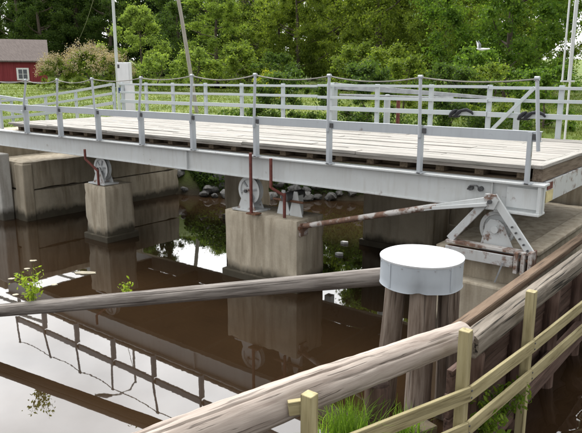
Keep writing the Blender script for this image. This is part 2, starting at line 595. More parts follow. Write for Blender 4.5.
def ground_z(px, py):
    px = np.asarray(px, float); py = np.asarray(py, float)
    d = signed_dist(px, py)
    dist = np.hypot(px, py)
    top = 2.02 + np.clip((dist - 20) / 45, 0, 1) * 1.25 + np.clip((dist - 70) / 60, 0, 1.5) * 3.0
    ramp = np.clip(d / 2.6, -0.4, 1)
    z = np.where(ramp > 0, top * np.sin(np.clip(ramp, 0, 1) * math.pi / 2), ramp * 2.5)
    z = z + 0.05 * np.sin(px * 1.3 + py * 0.7) * np.sin(py * 1.1 - px * 0.4) * np.clip(d, 0, 1)
    return z
gx = np.concatenate([np.linspace(-250, -60, 48), np.linspace(-59, 4, 140), np.linspace(6, 110, 30)])
gy = np.concatenate([np.linspace(4, 20, 50), np.linspace(20.6, 60, 60), np.linspace(62, 210, 40)])
GX, GY = np.meshgrid(gx, gy)
GZ = ground_z(GX, GY)
vs = np.stack([GX, GY, GZ], -1).reshape(-1, 3)
nx = len(gx); ny = len(gy)
idx = np.arange(nx * ny).reshape(ny, nx)
fs = np.stack([idx[:-1, :-1], idx[:-1, 1:], idx[1:, 1:], idx[1:, :-1]], -1).reshape(-1, 4)
keep = GZ.reshape(-1)[fs].max(1) > -0.9
me = bpy.data.meshes.new('ground')
me.from_pydata(vs.tolist(), [], fs[keep].tolist())
me.materials.append(M['ground'])
me.polygons.foreach_set('use_smooth', [True] * len(me.polygons))
tag(link('ground', me), kind='structure')
def gz(x, y): return float(ground_z(np.array([x]), np.array([y]))[0])

# distant road behind the lawn
road_pts = [(-70, 21), (-52, 29.5), (-40, 35.0), (-27, 38.2), (-14, 41.5)]
g = G()
for i, (x, y) in enumerate(road_pts):
    for s in (-1.6, 1.6):
        g.v.append((x - s * 0.45, y + s * 0.9, gz(x, y) + 0.14))
    if i: b = 2 * i - 2; g.f.append((b, b + 2, b + 3, b + 1))
tag(g.build('road', M['asphalt']), kind='structure')

# ================================================================== ABUTMENTS AND PIERS
def rough_box(x0, x1, y0, y1, z0, z1, name, mat, parent, chip=0.05, cell=0.11, seed=0):
    bm = bmesh.new()
    nx, ny, nz = (max(2, int(round((b - a) / cell))) for a, b in ((x0, x1), (y0, y1), (z0, z1)))
    bmesh.ops.create_cube(bm, size=1.0)
    for ax, k in ((0, nx), (1, ny), (2, nz)):
        for i in range(1, k):
            co = Vector((0, 0, 0)); co[ax] = -0.5 + i / k
            no = Vector((0, 0, 0)); no[ax] = 1
            bmesh.ops.bisect_plane(bm, geom=bm.verts[:] + bm.edges[:] + bm.faces[:], plane_co=co, plane_no=no)
    for v in bm.verts:
        c = v.co.copy()
        ex = [abs(abs(c[i]) - 0.5) < 1e-4 for i in range(3)]
        p = Vector((x0 + (c.x + .5) * (x1 - x0), y0 + (c.y + .5) * (y1 - y0), z0 + (c.z + .5) * (z1 - z0)))
        q = p * 2.6 + Vector((seed * 5.1, 0, 0))
        d = 0.007 * noise.noise(q)
        if sum(ex) >= 2: d -= 0.012 + chip * max(0, noise.noise(q * 1.7 + Vector((9, 3, 1)))) 
        for i in range(3):
            if ex[i]: p[i] += d * (1 if c[i] > 0 else -1)
        v.co = p
    me = bpy.data.meshes.new(name); bm.to_mesh(me); bm.free()
    me.polygons.foreach_set('use_smooth', [True] * len(me.polygons))
    me.set_sharp_from_angle(angle=R(40))
    me.materials.append(mat)
    return link(name, me, parent)

ab = thing('abutment', (-16, 10, 0), 'long concrete abutment with a cold joint under the left end of the bridge', 'abutment')
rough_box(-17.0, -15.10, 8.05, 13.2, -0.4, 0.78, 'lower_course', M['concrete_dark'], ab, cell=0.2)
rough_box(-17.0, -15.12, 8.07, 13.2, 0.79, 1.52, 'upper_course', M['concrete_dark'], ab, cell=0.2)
G().box(-15.5, -15.075, 8.02, 8.30, -1.2, 1.47).build('corner_pilaster', M['concrete_dark'], ab, bevel=0.03)
G().box(-18.0, -16.7, 8.06, 12.9, 1.50, 2.20).build('back_wall', M['concrete_dark'], ab, bevel=0.03)
G().box(-19.5, -15.66, 7.70, 8.02, -1.2, 1.72).build('wing_wall', M['concrete_pale'], ab, bevel=0.03)

ab2 = thing('abutment', (-3.9, 14, 0), 'shaded concrete abutment behind the white capped dolphin under the bridge', 'abutment')
G().box(-6.6, -2.45, 12.35, 16.5, -1.2, 1.75).build('wall', M['concrete'], ab2, bevel=0.04)
G().box(-5.6, -2.5, 12.28, 12.36, -1.2, 0.55).build('footing', M['concrete_dark'], ab2, bevel=0.02)

def pier(x0, x1, y0, y1, z1, label, mat='concrete', foot=0.05):
    t = thing('pier', ((x0 + x1) / 2, (y0 + y1) / 2, 0), label, 'pier', 'concrete piers under the bridge')
    rough_box(x0, x1, y0, y1, -0.4, z1, 'shaft', M[mat], t, seed=x0)
    G().box(x0 - foot, x1 + foot, y0 - foot, y1 + foot, -1.2, 0.13).build('footing', M['concrete_dark'], t, bevel=0.02)
    return t
# the abutment courses get the same worn edges
pier(-8.0, -6.30, 8.06, 8.86, 1.26, 'wide concrete pier holding the push rod bracket beside the dolphin')
pier(-12.48, -11.68, 8.06, 8.84, 1.28, 'narrow square concrete pier in the water by the left abutment')
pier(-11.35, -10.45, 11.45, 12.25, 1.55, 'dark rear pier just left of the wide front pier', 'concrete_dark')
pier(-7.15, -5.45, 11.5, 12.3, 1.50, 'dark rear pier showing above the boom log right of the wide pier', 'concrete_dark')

fd = thing('foundation', (-3.1, 10, 0), 'concrete foundation block under the rusty triangular frame', 'foundation')
rough_box(-3.78, -2.42, 8.05, 12.3, -0.4, 1.30, 'block', M['concrete'], fd, cell=0.17)
G().box(-3.55, -2.60, 7.80, 8.06, -1.2, 0.92).build('step', M['concrete'], fd, bevel=0.03)
G().box(-2.66, -2.40, 8.3, 12.3, 1.295, 1.36).build('kerb', M['concrete'], fd, bevel=0.015)

# ================================================================== BRIDGE
br = thing('rolling_bridge', (-9, 10.2, 1.88), 'white steel girder bridge with pale plank deck and rope railing', 'bridge')
X0, X1 = -16.65, -2.34

def girder(yf, sgn, name='girder'):
    # yf: outer edge of the flanges, sgn +1 when the beam grows towards +y
    w = sgn
    g = G()
    ya, yb = yf + 0.085 * w, yf + 0.105 * w
    g.box(X0, X1 - 0.02, min(ya, yb), max(ya, yb), 1.905, 2.262)
    o = g.build(name, M['white_steel'], br)
    a, b = yf, yf + 0.24 * w
    G().box(X0, X1, min(a, b), max(a, b), 2.262, 2.29).build('top_flange', M['white_steel'], o, bevel=0.004)
    a, b = yf + 0.055 * w, yf + 0.20 * w
    G().box(X0, -2.95, min(a, b), max(a, b), 1.88, 1.905).build('bottom_flange', M['white_steel'], o, bevel=0.004)
    return o
gf = girder(8.04, 1)
girder(12.30, -1)
# thicker end of the near girder
G().box(-2.95, -2.37, 8.00, 8.26, 1.885, 1.915).build('end_flange', M['white_steel'], gf, bevel=0.004)
G().box(-2.83, -2.42, 8.095, 8.126, 1.945, 2.225).build('end_panel', M['white_steel'], gf, bevel=0.012)
G().box(-2.42, -2.375, 8.05, 8.24, 1.916, 2.261).build('end_plate', M['white_steel'], gf, bevel=0.004)
for x in (-9.0, -3.02):
    G().box(x - 0.006, x + 0.006, 8.075, 8.124, 1.906, 2.261).build('stiffener', M['white_steel'], gf)
for x in (-3.32, -3.18):
    G().tube([(x, 8.07, 2.15), (x, 8.126, 2.15)], 0.035, 12).build('bolt', M['dark_metal'], gf, smooth=True)
lug = G().tube([(-3.36, 8.085, 2.13), (-3.31, 8.05, 2.19), (-3.22, 8.04, 2.2), (-3.15, 8.085, 2.13)], 0.012, 8)
lug.build('lifting_lug', M['dark_metal'], gf, smooth=True)

# deck: cross joists, long planks, end board
under_sheet = G()
under_sheet.box(-15.75, -2.6, 8.30, 12.0, 2.2925, 2.30)  # added sheet under the joists, blocks sky in the plank gaps
deck = under_sheet.build('deck', M['joist'], br)
for i in range(23):
    x = -15.6 + i * 0.585
    board('joist', (x, 8.33, 2.373), (x, 12.16, 2.373), 0.13, 0.14, M['joist'], deck)
G().box(-15.75, -2.62, 8.25, 8.325, 2.398, 2.444).build('edge_beam_or_filler', M['pole'], deck)
G().box(-15.75, -2.62, 8.60, 8.66, 2.302, 2.415).build('edge_beam_or_filler', M['joist'], deck)  # dark filler added so no bright lawn shows through the shaded gap
G().box(-15.75, -2.62, 12.02, 12.08, 2.302, 2.42).build('edge_beam_or_filler', M['joist'], deck)  # filler added to shut out sky under the deck's far edge
rows = 17
y = 8.17
wd = 4.05 / rows
lens = [2.4, 3.2, 3.6, 4.0]
for r in range(rows):
    x = -15.85
    first = True
    while x < -2.62:
        L = random.choice(lens)
        if first: L = random.choice([1.8, 2.6, 3.4]); first = False
        e = x + L
        if e > -3.6: e = -2.575
        zt = 2.474 + random.uniform(-0.007, 0.009)
        ends = random.uniform(-0.03, 0.03) if x < -15.8 else 0.004
        L2 = round(e - x - ends - 0.006, 2)
        yc = y + wd / 2 + random.uniform(-0.004, 0.004)
        board('plank', (x + ends, yc, zt), (x + ends + L2, yc, zt + random.uniform(-0.006, 0.006)), wd - 0.022, 0.050, M['deck'], deck, bevel=0.009)
        x = e
    y += wd
board('end_board', (-2.50, 8.22, 2.490), (-2.50, 12.2, 2.490), 0.14, 0.05, M['deck'], deck, bevel=0.01)
board('end_beam', (-2.52, 8.32, 2.37), (-2.52, 12.15, 2.37), 0.13, 0.17, M['end_timber'], deck)
ec = G().box(-2.50, -2.44, 8.46, 11.9, 1.98, 2.272).build('end_girder', M['rusty_white'], br, bevel=0.006)
G().box(-2.44, -2.428, 8.50, 8.72, 2.16, 2.25).build('marker_plate', M['red_paint'], ec)
tag(G().box(-2.44, -2.428, 8.46, 8.76, 1.99, 2.145).build('marker_plate', M['cream'], ec), 'cream painted plate on the bridge end')
for x in np.arange(-15.4, -2.6, 2.1):
    G().box(x - 0.05, x + 0.05, 8.16, 12.16, 1.98, 2.255).build('cross_beam', M['dark_metal'], br)

# near railing
rail = G()
postx = [-14.68, -13.19, -11.71, -10.25, -8.74, -7.16, -5.63, -4.06]
toph = [3.56, 3.57, 3.59, 3.61, 3.65, 3.66, 3.64, 3.62]
lean = [0.16, 0.11, -0.06, 0.17, 0.10, 0.05, 0.02, -0.02]
topx = [-14.45, -13.10, -11.77, -10.13, -8.67, -7.13, -5.62, -4.09]
railing = G().box(-16.1, -14.70, 7.99, 8.03, 2.835, 2.965)
railing.box(-16.1, -14.70, 8.03, 8.07, 2.957, 2.965).box(-16.1, -14.70, 8.03, 8.07, 2.835, 2.843)
railing = railing.build('railing', M['rail_steel'], br)
ends = postx + [-2.40]
for i in range(len(postx)):
    a, b = ends[i], ends[i + 1]
    dz = random.uniform(-0.008, 0.008)
    g = G().box(a + 0.03, b - 0.02, 8.0, 8.012, 2.838 + dz, 2.968 + dz).box(a + 0.03, b - 0.02, 8.012, 8.065, 2.959 + dz, 2.968 + dz).box(a + 0.03, b - 0.02, 8.012, 8.065, 2.838 + dz, 2.847 + dz)
    g.build('rail_beam', M['rail_steel'], railing)
for i, x in enumerate(postx + [-2.55]):
    G().box(x - 0.027, x + 0.027, 7.975, 7.999, 2.29, 2.97 if i < 8 else 2.95).box(x - 0.006, x + 0.006, 7.999, 8.10, 2.29, 2.83).box(x - 0.05, x + 0.05, 7.975, 8.12, 2.291, 2.303).build('bracket', M['rail_steel'], railing)
    G().box(x + 0.033, x + 0.085, 7.982, 7.999, 2.86, 2.93).build('splice', M['dark_metal'], railing)
allx = [-16.0] + topx + [-2.52]
allh = [3.55] + toph + [3.60]
feet = [-16.05] + postx + [-2.43]
for i in range(10):
    tx, hz, fx = allx[i], allh[i], feet[i]
    zb = 2.80 if i < 9 else 2.72
    off = 7.965
    p = G().tube([(fx + 0.0, off + 0.005, zb), (tx, off + 0.02, hz)], 0.024, 10)
    po = p.build('post', M['rail_steel'], railing, smooth=True)
    hd = G().tube([(tx - 0.03, off + 0.02, hz + 0.005), (tx + 0.03, off + 0.02, hz + 0.005)], 0.029, 10)
    hd.build('post_head', M['rail_steel'], po, smooth=True)
for i in range(9):
    a = Vector((allx[i], 7.985, allh[i])); b = Vector((allx[i + 1], 7.985, allh[i + 1]))
    sag = 0.045 + 0.035 * random.random()
    pts = []
    for k in range(15):
        t = k / 14
        p = a.lerp(b, t); p.z -= sag * 4 * t * (1 - t); pts.append(p)
    G().tube(pts, 0.0105, 6).build('rope', M['rope'], railing, smooth=True)

# far railing, white boards on flat posts
fr = G().box(-16.5, -16.4, 12.20, 12.26, 2.29, 3.49).build('far_railing', M['white_wood'], br, bevel=0.004)
xs = [-15.3, -14.1, -12.75, -11.4, -10.0, -8.55, -7.3, -6.0, -4.75, -3.4, -2.2]
for x in xs:
    G().box(x - 0.046, x + 0.046, 12.20, 12.26, 2.29, 3.48).build('post', M['white_wood'], fr, bevel=0.004)
segs = [(-16.5, -12.75), (-12.75, -8.9), (-8.9, -4.75), (-4.75, -1.2)]
for a, b in segs:
    for zc, hh in ((3.435, 0.055), (3.18, 0.062), (2.91, 0.095)):
        j = random.uniform(-0.012, 0.012)
        board('rail', (a, 12.175, zc + j), (b - 0.01, 12.175, zc + j), 0.035, hh, M['white_wood'], fr, bevel=0.004)
board('brace', (-4.62, 12.13, 2.62), (-3.86, 12.13, 3.44), 0.03, 0.07, M['white_wood'], fr, bevel=0.004)

# ================================================================== ROLLERS, FRAMES, RODS
def disc(cx, cy, cz, r, y0, y1, n=32):
    return G().tube([(cx, y0, cz), (cx, y1, cz)], r, n)
def roller(x, y, zt, label):
    t = thing('support_roller', (x, y, zt), label, 'roller', 'support rollers on the front piers')
    G().box(x - 0.30, x + 0.30, y - 0.20, y + 0.20, zt, zt + 0.03).build('base_plate', M['rusty_white'], t, bevel=0.004)
    r = 0.255; zc = 1.878 - r
    g = G()
    prof = [(-0.055, r), (-0.055, r * 0.80), (-0.03, r * 0.78), (-0.03, r * 0.3), (-0.07, r * 0.27), (-0.07, 0.0)]
    pts = prof + [(-a, b) for a, b in reversed(prof)]
    g.lathe_y((x, y, zc), [(a, max(b, 0.001)) for a, b in pts])
    wh = g.build('wheel', M['white_steel'], t, smooth=True, angle=30)
    for k in range(6):
        a = k * math.pi / 3 + 0.2
        G().bar((x + 0.08 * math.cos(a), y - 0.04, zc + 0.08 * math.sin(a)), (x + 0.2 * math.cos(a), y - 0.04, zc + 0.2 * math.sin(a)), 0.03, 0.025, (0, 1, 0)).build('spoke', M['grey'], wh)
    G().tube([(x, y - 0.16, zc), (x, y + 0.16, zc)], 0.03, 14).build('axle', M['dark_metal'], t, smooth=True)
    for s in (-1, 1):
        yy = y + s * 0.115
        G().prism([(x - 0.21, zt + 0.03), (x + 0.21, zt + 0.03), (x + 0.045, zc + 0.045), (x - 0.045, zc + 0.045)], 'y', yy - 0.009, yy + 0.009).build('side_plate', M['rusty_white'], t, bevel=0.003)
    return t
r0 = roller(-7.55, 8.30, 1.26, 'white spoked roller on top of the wide pier')
roller(-12.05, 8.30, 1.28, 'white spoked roller on top of the narrow left pier')

bb = thing('bearing_bracket', (-6.68, 8.42, 1.26), 'pair of white pointed bracket plates on the wide pier right of the roller', 'bracket')
for x in (-6.82, -6.55):
    G().prism([(x - 0.15, 1.262), (x + 0.15, 1.262), (x + 0.035, 1.70), (x - 0.035, 1.70)], 'y', 8.34, 8.36).build('plate', M['white_steel'], bb, bevel=0.003)
    G().box(x - 0.010, x + 0.010, 8.36, 8.55, 1.262, 1.62).build('rib', M['white_steel'], bb)
G().tube([(-7.02, 8.31, 1.53), (-6.35, 8.31, 1.53)], 0.022, 10).build('pin', M['rust'], bb, smooth=True)
G().tube([(-6.685, 8.2, 1.60), (-6.685, 8.7, 1.60)], 0.08, 16).build('small_wheel', M['dark_metal'], bb, smooth=True)

def rods(name, label, segs, loc):
    t = thing(name, loc, label, 'rod')
    for a, b in segs:
        G().bar(a, b, 0.044, 0.044).build('bar', M['red_paint'], t, bevel=0.008)
    return t
rods('red_stop_rod', 'straight red upright bar in front of the roller on the wide pier', [((-7.26, 7.985, 1.27), (-7.26, 7.985, 2.35))], (-7.26, 7.985, 1.27))
bpy.data.objects['red_stop_rod'].location
G().box(-7.36, -7.14, 7.95, 8.12, 1.262, 1.285).build('foot_plate', M['rust'], bpy.data.objects['red_stop_rod'])
rods('red_stop_rod', 'cranked red bar left of the pointed brackets on the wide pier',
     [((-6.80, 7.985, 1.78), (-6.80, 7.985, 2.29)), ((-6.80, 7.985, 1.79), (-6.60, 8.1, 1.66)), ((-6.60, 8.1, 1.27), (-6.60, 8.1, 1.70))], (-6.6, 8.1, 1.26))
rods('red_stop_rod', 'bent red bar above the narrow left pier',
     [((-12.22, 7.985, 1.84), (-12.22, 7.985, 2.07)), ((-12.22, 7.985, 1.85), (-11.92, 8.08, 1.60)), ((-11.92, 8.08, 1.28), (-11.92, 8.08, 1.62))], (-11.9, 8.1, 1.28))

pr = thing('push_rod', (-6.3, 8.05, 1.1), 'rusty flaking push rod from the wide pier up to the triangular frame', 'rod')
G().tube([(-6.36, 8.22, 1.13), (-4.95, 8.10, 1.52), (-3.75, 8.0, 1.855)], 0.046, 12).build('rod', M['half_rust'], pr, smooth=True)
G().bar((-3.95, 8.0, 1.80), (-2.96, 7.93, 2.06), 0.05, 0.075).build('fork_arm', M['white_steel'], pr, bevel=0.006)
G().bar((-3.80, 7.94, 1.83), (-3.0, 7.89, 1.99), 0.03, 0.05).build('fork_arm', M['white_steel'], pr, bevel=0.006)
G().box(-6.31, -6.27, 8.12, 8.34, 0.98, 1.20).build('bracket', M['half_rust'], pr, bevel=0.006)
G().tube([(-6.29, 8.10, 1.13), (-6.29, 8.36, 1.13)], 0.03, 10).build('pin', M['rust'], pr, smooth=True)

af = thing('triangular_frame', (-2.95, 8.0, 1.30), 'white and rusty triangular steel frame under the right end of the girder', 'frame')
G().bar((-2.97, 7.955, 2.10), (-3.52, 7.955, 1.43), 0.105, 0.04, (0, 1, 0)).build('leg', M['rusty_white'], af, bevel=0.006)
G().bar((-2.95, 7.953, 2.10), (-2.41, 7.955, 1.41), 0.105, 0.04, (0, 1, 0)).build('leg', M['white_steel'], af, bevel=0.006)
G().prism([(-3.06, 2.06), (-3.04, 2.13), (-2.90, 2.13), (-2.86, 2.05), (-2.91, 1.93), (-2.99, 1.93)], 'y', 7.90, 7.93).build('gusset', M['rusty_white'], af, bevel=0.004)
G().tube([(-2.965, 7.86, 2.03), (-2.965, 8.03, 2.03)], 0.028, 12).build('pin', M['dark_metal'], af, smooth=True)
G().box(-3.56, -2.36, 7.90, 8.04, 1.385, 1.425).build('base_angle', M['half_rust'], af, bevel=0.004)
G().box(-3.54, -2.60, 7.86, 7.885, 1.205, 1.355).build('base_channel', M['flaking'], af, bevel=0.004)
G().box(-3.56, -2.36, 7.885, 8.04, 1.302, 1.335).build('base_channel', M['rust'], af, bevel=0.004)
for x, h in ((-2.56, 1.42), (-2.47, 1.43), (-2.38, 1.45)):
    G().box(x - 0.025, x + 0.025, 7.84, 8.04, 1.14, h).build('end_bracket', M['half_rust'], af, bevel=0.004)
G().bar((-2.72, 7.84, 1.26), (-2.80, 7.82, 0.98), 0.02, 0.02).build('hanger', M['grey'], af)
wx, wy = -2.93, 8.17
g = G()
prof = [(-0.05, 0.24), (-0.05, 0.19), (-0.03, 0.18), (-0.03, 0.07), (-0.07, 0.06), (-0.07, 0.001)]
pts = prof + [(-a, b) for a, b in reversed(prof)]
g.lathe_y((wx, wy, 1.635), pts).build('wheel', M['rusty_white'], af, smooth=True, angle=30)
G().prism([(wx - 0.21, 1.305), (wx + 0.30, 1.31), (wx + 0.11, 1.70), (wx + 0.04, 1.76), (wx - 0.08, 1.76), (wx - 0.14, 1.68)], 'y', 8.06, 8.08).build('side_plate', M['rusty_white'], af, bevel=0.004)
G().tube([(wx, 8.02, 1.635), (wx, 8.3, 1.635)], 0.05, 16).build('axle', M['white_steel'], af, smooth=True)
for k in range(5):
    G().tube([(-2.44 - 0.055 * k, 7.925, 1.45 + 0.07 * k), (-2.44 - 0.055 * k, 7.90, 1.45 + 0.07 * k)], 0.014, 8).build('bolt', M['dark_metal'], af)

# ================================================================== DOLPHIN, LOGS, TIMBER WALL, FENCE
dl = thing('mooring_dolphin', (-2.85, 5.8, 0), 'cluster of grey wooden piles under a white metal drum cap', 'dolphin')
log_object('pile', [(-3.28, 5.74, -1.0), (-3.09, 5.68, 1.53)], [0.120, 0.110], M['pile'], dl, 18, 0.10, 1, 14)
log_object('pile', [(-2.725, 5.56, -1.0), (-2.725, 5.60, 1.53)], [0.145, 0.135], M['pile'], dl, 18, 0.10, 4, 14)
log_object('pile', [(-2.54, 5.92, -1.0), (-2.58, 5.86, 1.53)], [0.120, 0.112], M['pile'], dl, 18, 0.10, 9, 14)
ccx, ccy = -2.84, 5.75
n = 72; zs = [1.515, 1.53, 1.60, 1.68, 1.76, 1.792, 1.80]
g = G()
for zi, z in enumerate(zs):
    for k in range(n):
        a = 2 * math.pi * k / n
        r = 0.425 + (0.005 if zi in (0,) else 0) + (0.004 if z > 1.78 else 0)
        dent = math.exp(-((a - 5.12) / 0.14) ** 2) * max(0, (1.68 - z) / 0.15) * 0.060
        dent += math.exp(-((a - 5.45) / 0.20) ** 2) * max(0, (1.60 - z) / 0.1) * 0.02
        r += 0.0015 * math.sin(a * 9 + z * 20) - dent
        dz = 0.002 * math.sin(a * 5) if zi == 0 else 0
        g.v.append((ccx + r * math.cos(a), ccy + r * math.sin(a), z + dz))
for zi in range(len(zs) - 1):
    for k in range(n):
        a = zi * n + k; b = zi * n + (k + 1) % n
        g.f.append((a, b, b + n, a + n))
g.f.append(tuple(reversed(range(n))))
cap = g.build('cap', M['cap'], dl, smooth=True, angle=60)
for a in np.arange(0, 6.28, 6.2832 / 16):
    p = Vector((ccx + 0.427 * math.cos(a), ccy + 0.427 * math.sin(a), 1.765)); q = Vector((math.cos(a), math.sin(a), 0))
    G().tube([p, p + q * 0.006], 0.007, 6).build('rivet', M['grey'], cap)
for a in (4.35, 5.95):
    p = Vector((ccx + 0.428 * math.cos(a), ccy + 0.428 * math.sin(a), 0))
    G().bar((p.x, p.y, 1.53), (p.x, p.y, 1.785), 0.03, 0.006, (math.cos(a), math.sin(a), 0)).build('seam', M['cap'], cap)
g = G()
rr = [(0.432, 1.788), (0.434, 1.806), (0.422, 1.812), (0.30, 1.817), (0.12, 1.822), (0.0, 1.823)]
for r, z in rr:
    for k in range(n):
        a = 2 * math.pi * k / n
        g.v.append((ccx + max(r, 0.001) * math.cos(a), ccy + max(r, 0.001) * math.sin(a), z + 0.003 * math.sin(3 * a) * (r > 0.05) * (r < 0.45)))
for i in range(len(rr) - 1):
    for k in range(n):
        a = i * n + k; b = i * n + (k + 1) % n
        g.f.append((a, b, b + n, a + n))
g.build('lid', M['cap_top_lit'], cap, smooth=True, angle=60)

o = log_object('boom_log', [(-9.8, 3.28, 0.15), (-8.11, 3.95, 0.49), (-5.9, 4.82, 0.935), (-3.12, 5.92, 1.50)], [0.085, 0.09, 0.096, 0.102], M['boom'], None, 80, 0.05, 3, 70, [(a_, i_, j_, 0.12) for a_, i_, j_ in ((0.4, 10, 50), (1.6, 25, 65), (2.8, 5, 40), (3.7, 30, 68), (4.8, 12, 45), (5.6, 35, 66))])
tag(o, 'long thin grey boom log sloping from the capped dolphin down to the water', 'log')
o = log_object('fender_log', [(-3.05, 1.30, 1.33), (-2.76, 2.15, 1.40), (-2.40, 3.15, 1.485), (-1.93, 4.77, 1.50)], [0.158, 0.15, 0.137, 0.114], M['log'], None, 110, 0.05, 12, 90, [(a_, i_, j_, 0.13) for a_, i_, j_ in ((0.35, 20, 74), (0.75, 48, 88), (1.5, 5, 40), (2.5, 30, 80), (3.4, 10, 60), (4.2, 44, 90), (5.0, 15, 62), (5.7, 52, 86), (2.95, 55, 88), (4.65, 2, 30))])
tag(o, 'thick weathered fender log in the foreground with a rounded end', 'log')

tw = thing('timber_wall', (-1.95, 7, 0), 'dark plank wall topped by a split weathered timber and a brown beam', 'wall')
g = G()
yy = np.linspace(4.83, 10.4, 60)
prof = [(-0.07, -0.10), (0.05, -0.105), (0.07, -0.07), (0.075, 0.0), (0.07, 0.07), (0.045, 0.10), (0.0, 0.105), (-0.07, 0.10)]
for i, yv in enumerate(yy):
    xc = -1.90 + 0.02 * (yv - 4.8)
    for j, (px_, pz_) in enumerate(prof):
        q = Vector((j * 0.9, yv * 1.4, 3.0))
        chip = max(0, noise.noise(Vector((j * 0.7, yv * 2.3, 8.0))) - 0.15) * 0.10
        k = 1 + 0.10 * noise.noise(q) - chip
        g.v.append((xc + px_ * k, yv, 1.385 + pz_ * k))
    if i:
        for j in range(8):
            a_ = (i - 1) * 8 + j; b_ = (i - 1) * 8 + (j + 1) % 8
            g.f.append((a_, b_, b_ + 8, a_ + 8))
g.f += [tuple(range(8)), tuple(59 * 8 + k for k in range(8))]
g.build('waling_timber', M['waling'], tw, smooth=True, angle=28)
G().box(-2.14, -2.03, 4.95, 12.2, 1.40, 1.485).build('capping_beam', M['brown_beam'], tw, bevel=0.012)
for k, y in enumerate((5.0, 6.15, 7.3, 8.45, 9.6)):
    log_object('pile', [(-1.93, y, -1.0), (-1.93, y, 1.27)], [0.10, 0.095], M['walling'], tw, 14, 0.08, k, 8)
for k in range(5):
    z = 0.12 + k * 0.235
    for j, (a, b) in enumerate(((4.7, 7.28), (7.31, 10.4))):
        board('plank', (-2.01 + random.uniform(-0.012, 0.012), a, z), (-2.01 + random.uniform(-0.012, 0.012), b, z + random.uniform(-0.01, 0.01)), 0.06, 0.222, M['walling'], tw)
board('lower_waling', (-1.84, 4.45, 0.40), (-1.80, 10.2, 0.42), 0.15, 0.16, M['walling'], tw)
for k, (xx, yy) in enumerate(((-2.62, 2.55), (-2.22, 3.85))):
    log_object('pile', [(xx, yy, -1.0), (xx, yy, 1.33)], [0.10, 0.10], M['walling'], tw, 14, 0.08, k + 8, 8)
for k in range(2):
    z = 0.12 + k * 0.235
    board('plank', (-2.75, 2.2, z), (-2.06, 4.62, z), 0.05, 0.222, M['walling'], tw)

fn = thing('board_fence', (-1.7, 5, 0), 'low yellow green pine fence with two long rails beside the timber wall', 'fence')
for (x, y, z0, z1) in ((-1.755, 4.36, -0.3, 1.72), (-1.70, 5.74, -0.3, 1.67), (-1.60, 8.7, -0.3, 1.55), (-2.215, 2.97, -0.3, 1.615)):
    board('post', (x, y, z0), (x, y, z1), 0.085, 0.085, M['treated'], fn, up=(0, 1, 0))
up = [(-2.14, 2.9, 1.22), (-1.695, 4.36, 1.20), (-1.645, 5.74, 1.13), (-1.59, 8.8, 0.99)]
lo = [(-2.14, 2.9, 0.90), (-1.695, 4.36, 0.895), (-1.645, 5.74, 0.83), (-1.59, 8.8, 0.66)]
for line in (up, lo):
    for a, b in zip(line, line[1:]):
        board('rail', a, b, 0.03, 0.125, M['treated'], fn)
for (x, y) in ((-1.755, 4.36), (-1.70, 5.74), (-2.215, 2.97)):
    for line in (up, lo):
        z = np.interp(y, [p[1] for p in line], [p[2] for p in line]); xx = np.interp(y, [p[1] for p in line], [p[0] for p in line])
        for dz in (-0.03, 0.03):
            G().tube([(xx + 0.012, y + 0.01, z + dz), (xx + 0.021, y + 0.01, z + dz)], 0.009, 8).build('bolt', M['dark_metal'], fn)
board('stub_board', (-2.335, 2.90, 1.50), (-2.255, 2.985, 1.51), 0.045, 0.10, M['treated'], fn)

# ================================================================== APPROACH FENCES AND STREET FURNITURE
lf = thing('rail_fence', (-18.5, 11.4, 2.0), 'white two rail fence running down the grassy approach beyond the deck', 'fence')
P = [(-16.55, 11.95, 3.42), (-18.0, 11.55, 3.20), (-19.2, 11.20, 3.04), (-20.5, 10.72, 2.89), (-22.6, 9.9, 2.70)]
for x, y, z in P:
    G().box(x - 0.05, x + 0.05, y, y + 0.06, gz(x, y) - 0.2, z + 0.03).build('post', M['white_wood'], lf, bevel=0.004)
for a, b in zip(P, P[1:]):
    for d, h in ((0.0, 0.075), (-0.27, 0.075), (-0.56, 0.10)):
        board('rail', (a[0], a[1] - 0.02, a[2] + d), (b[0], b[1] - 0.02, b[2] + d), 0.035, h, M['white_wood'], lf, bevel=0.004)
nf = thing('rail_fence', (-16.5, 8.5, 2.0), 'white fence end showing at the left edge behind the rope posts', 'fence')
P = [(-15.62, 8.55, 3.05), (-17.0, 8.55, 3.13), (-18.6, 8.45, 3.16)]
for x, y, z in P:
    G().box(x - 0.05, x + 0.05, y, y + 0.06, 2.505 if x > -16 else 1.9, z + 0.03).build('post', M['white_wood'], nf, bevel=0.004)
for a, b in zip(P, P[1:]):
    for d, h in ((0.0, 0.08), (-0.32, 0.085)):
        board('rail', (a[0], a[1] - 0.02, a[2] + d), (b[0], b[1] - 0.02, b[2] + d), 0.035, h, M['white_wood'], nf, bevel=0.004)

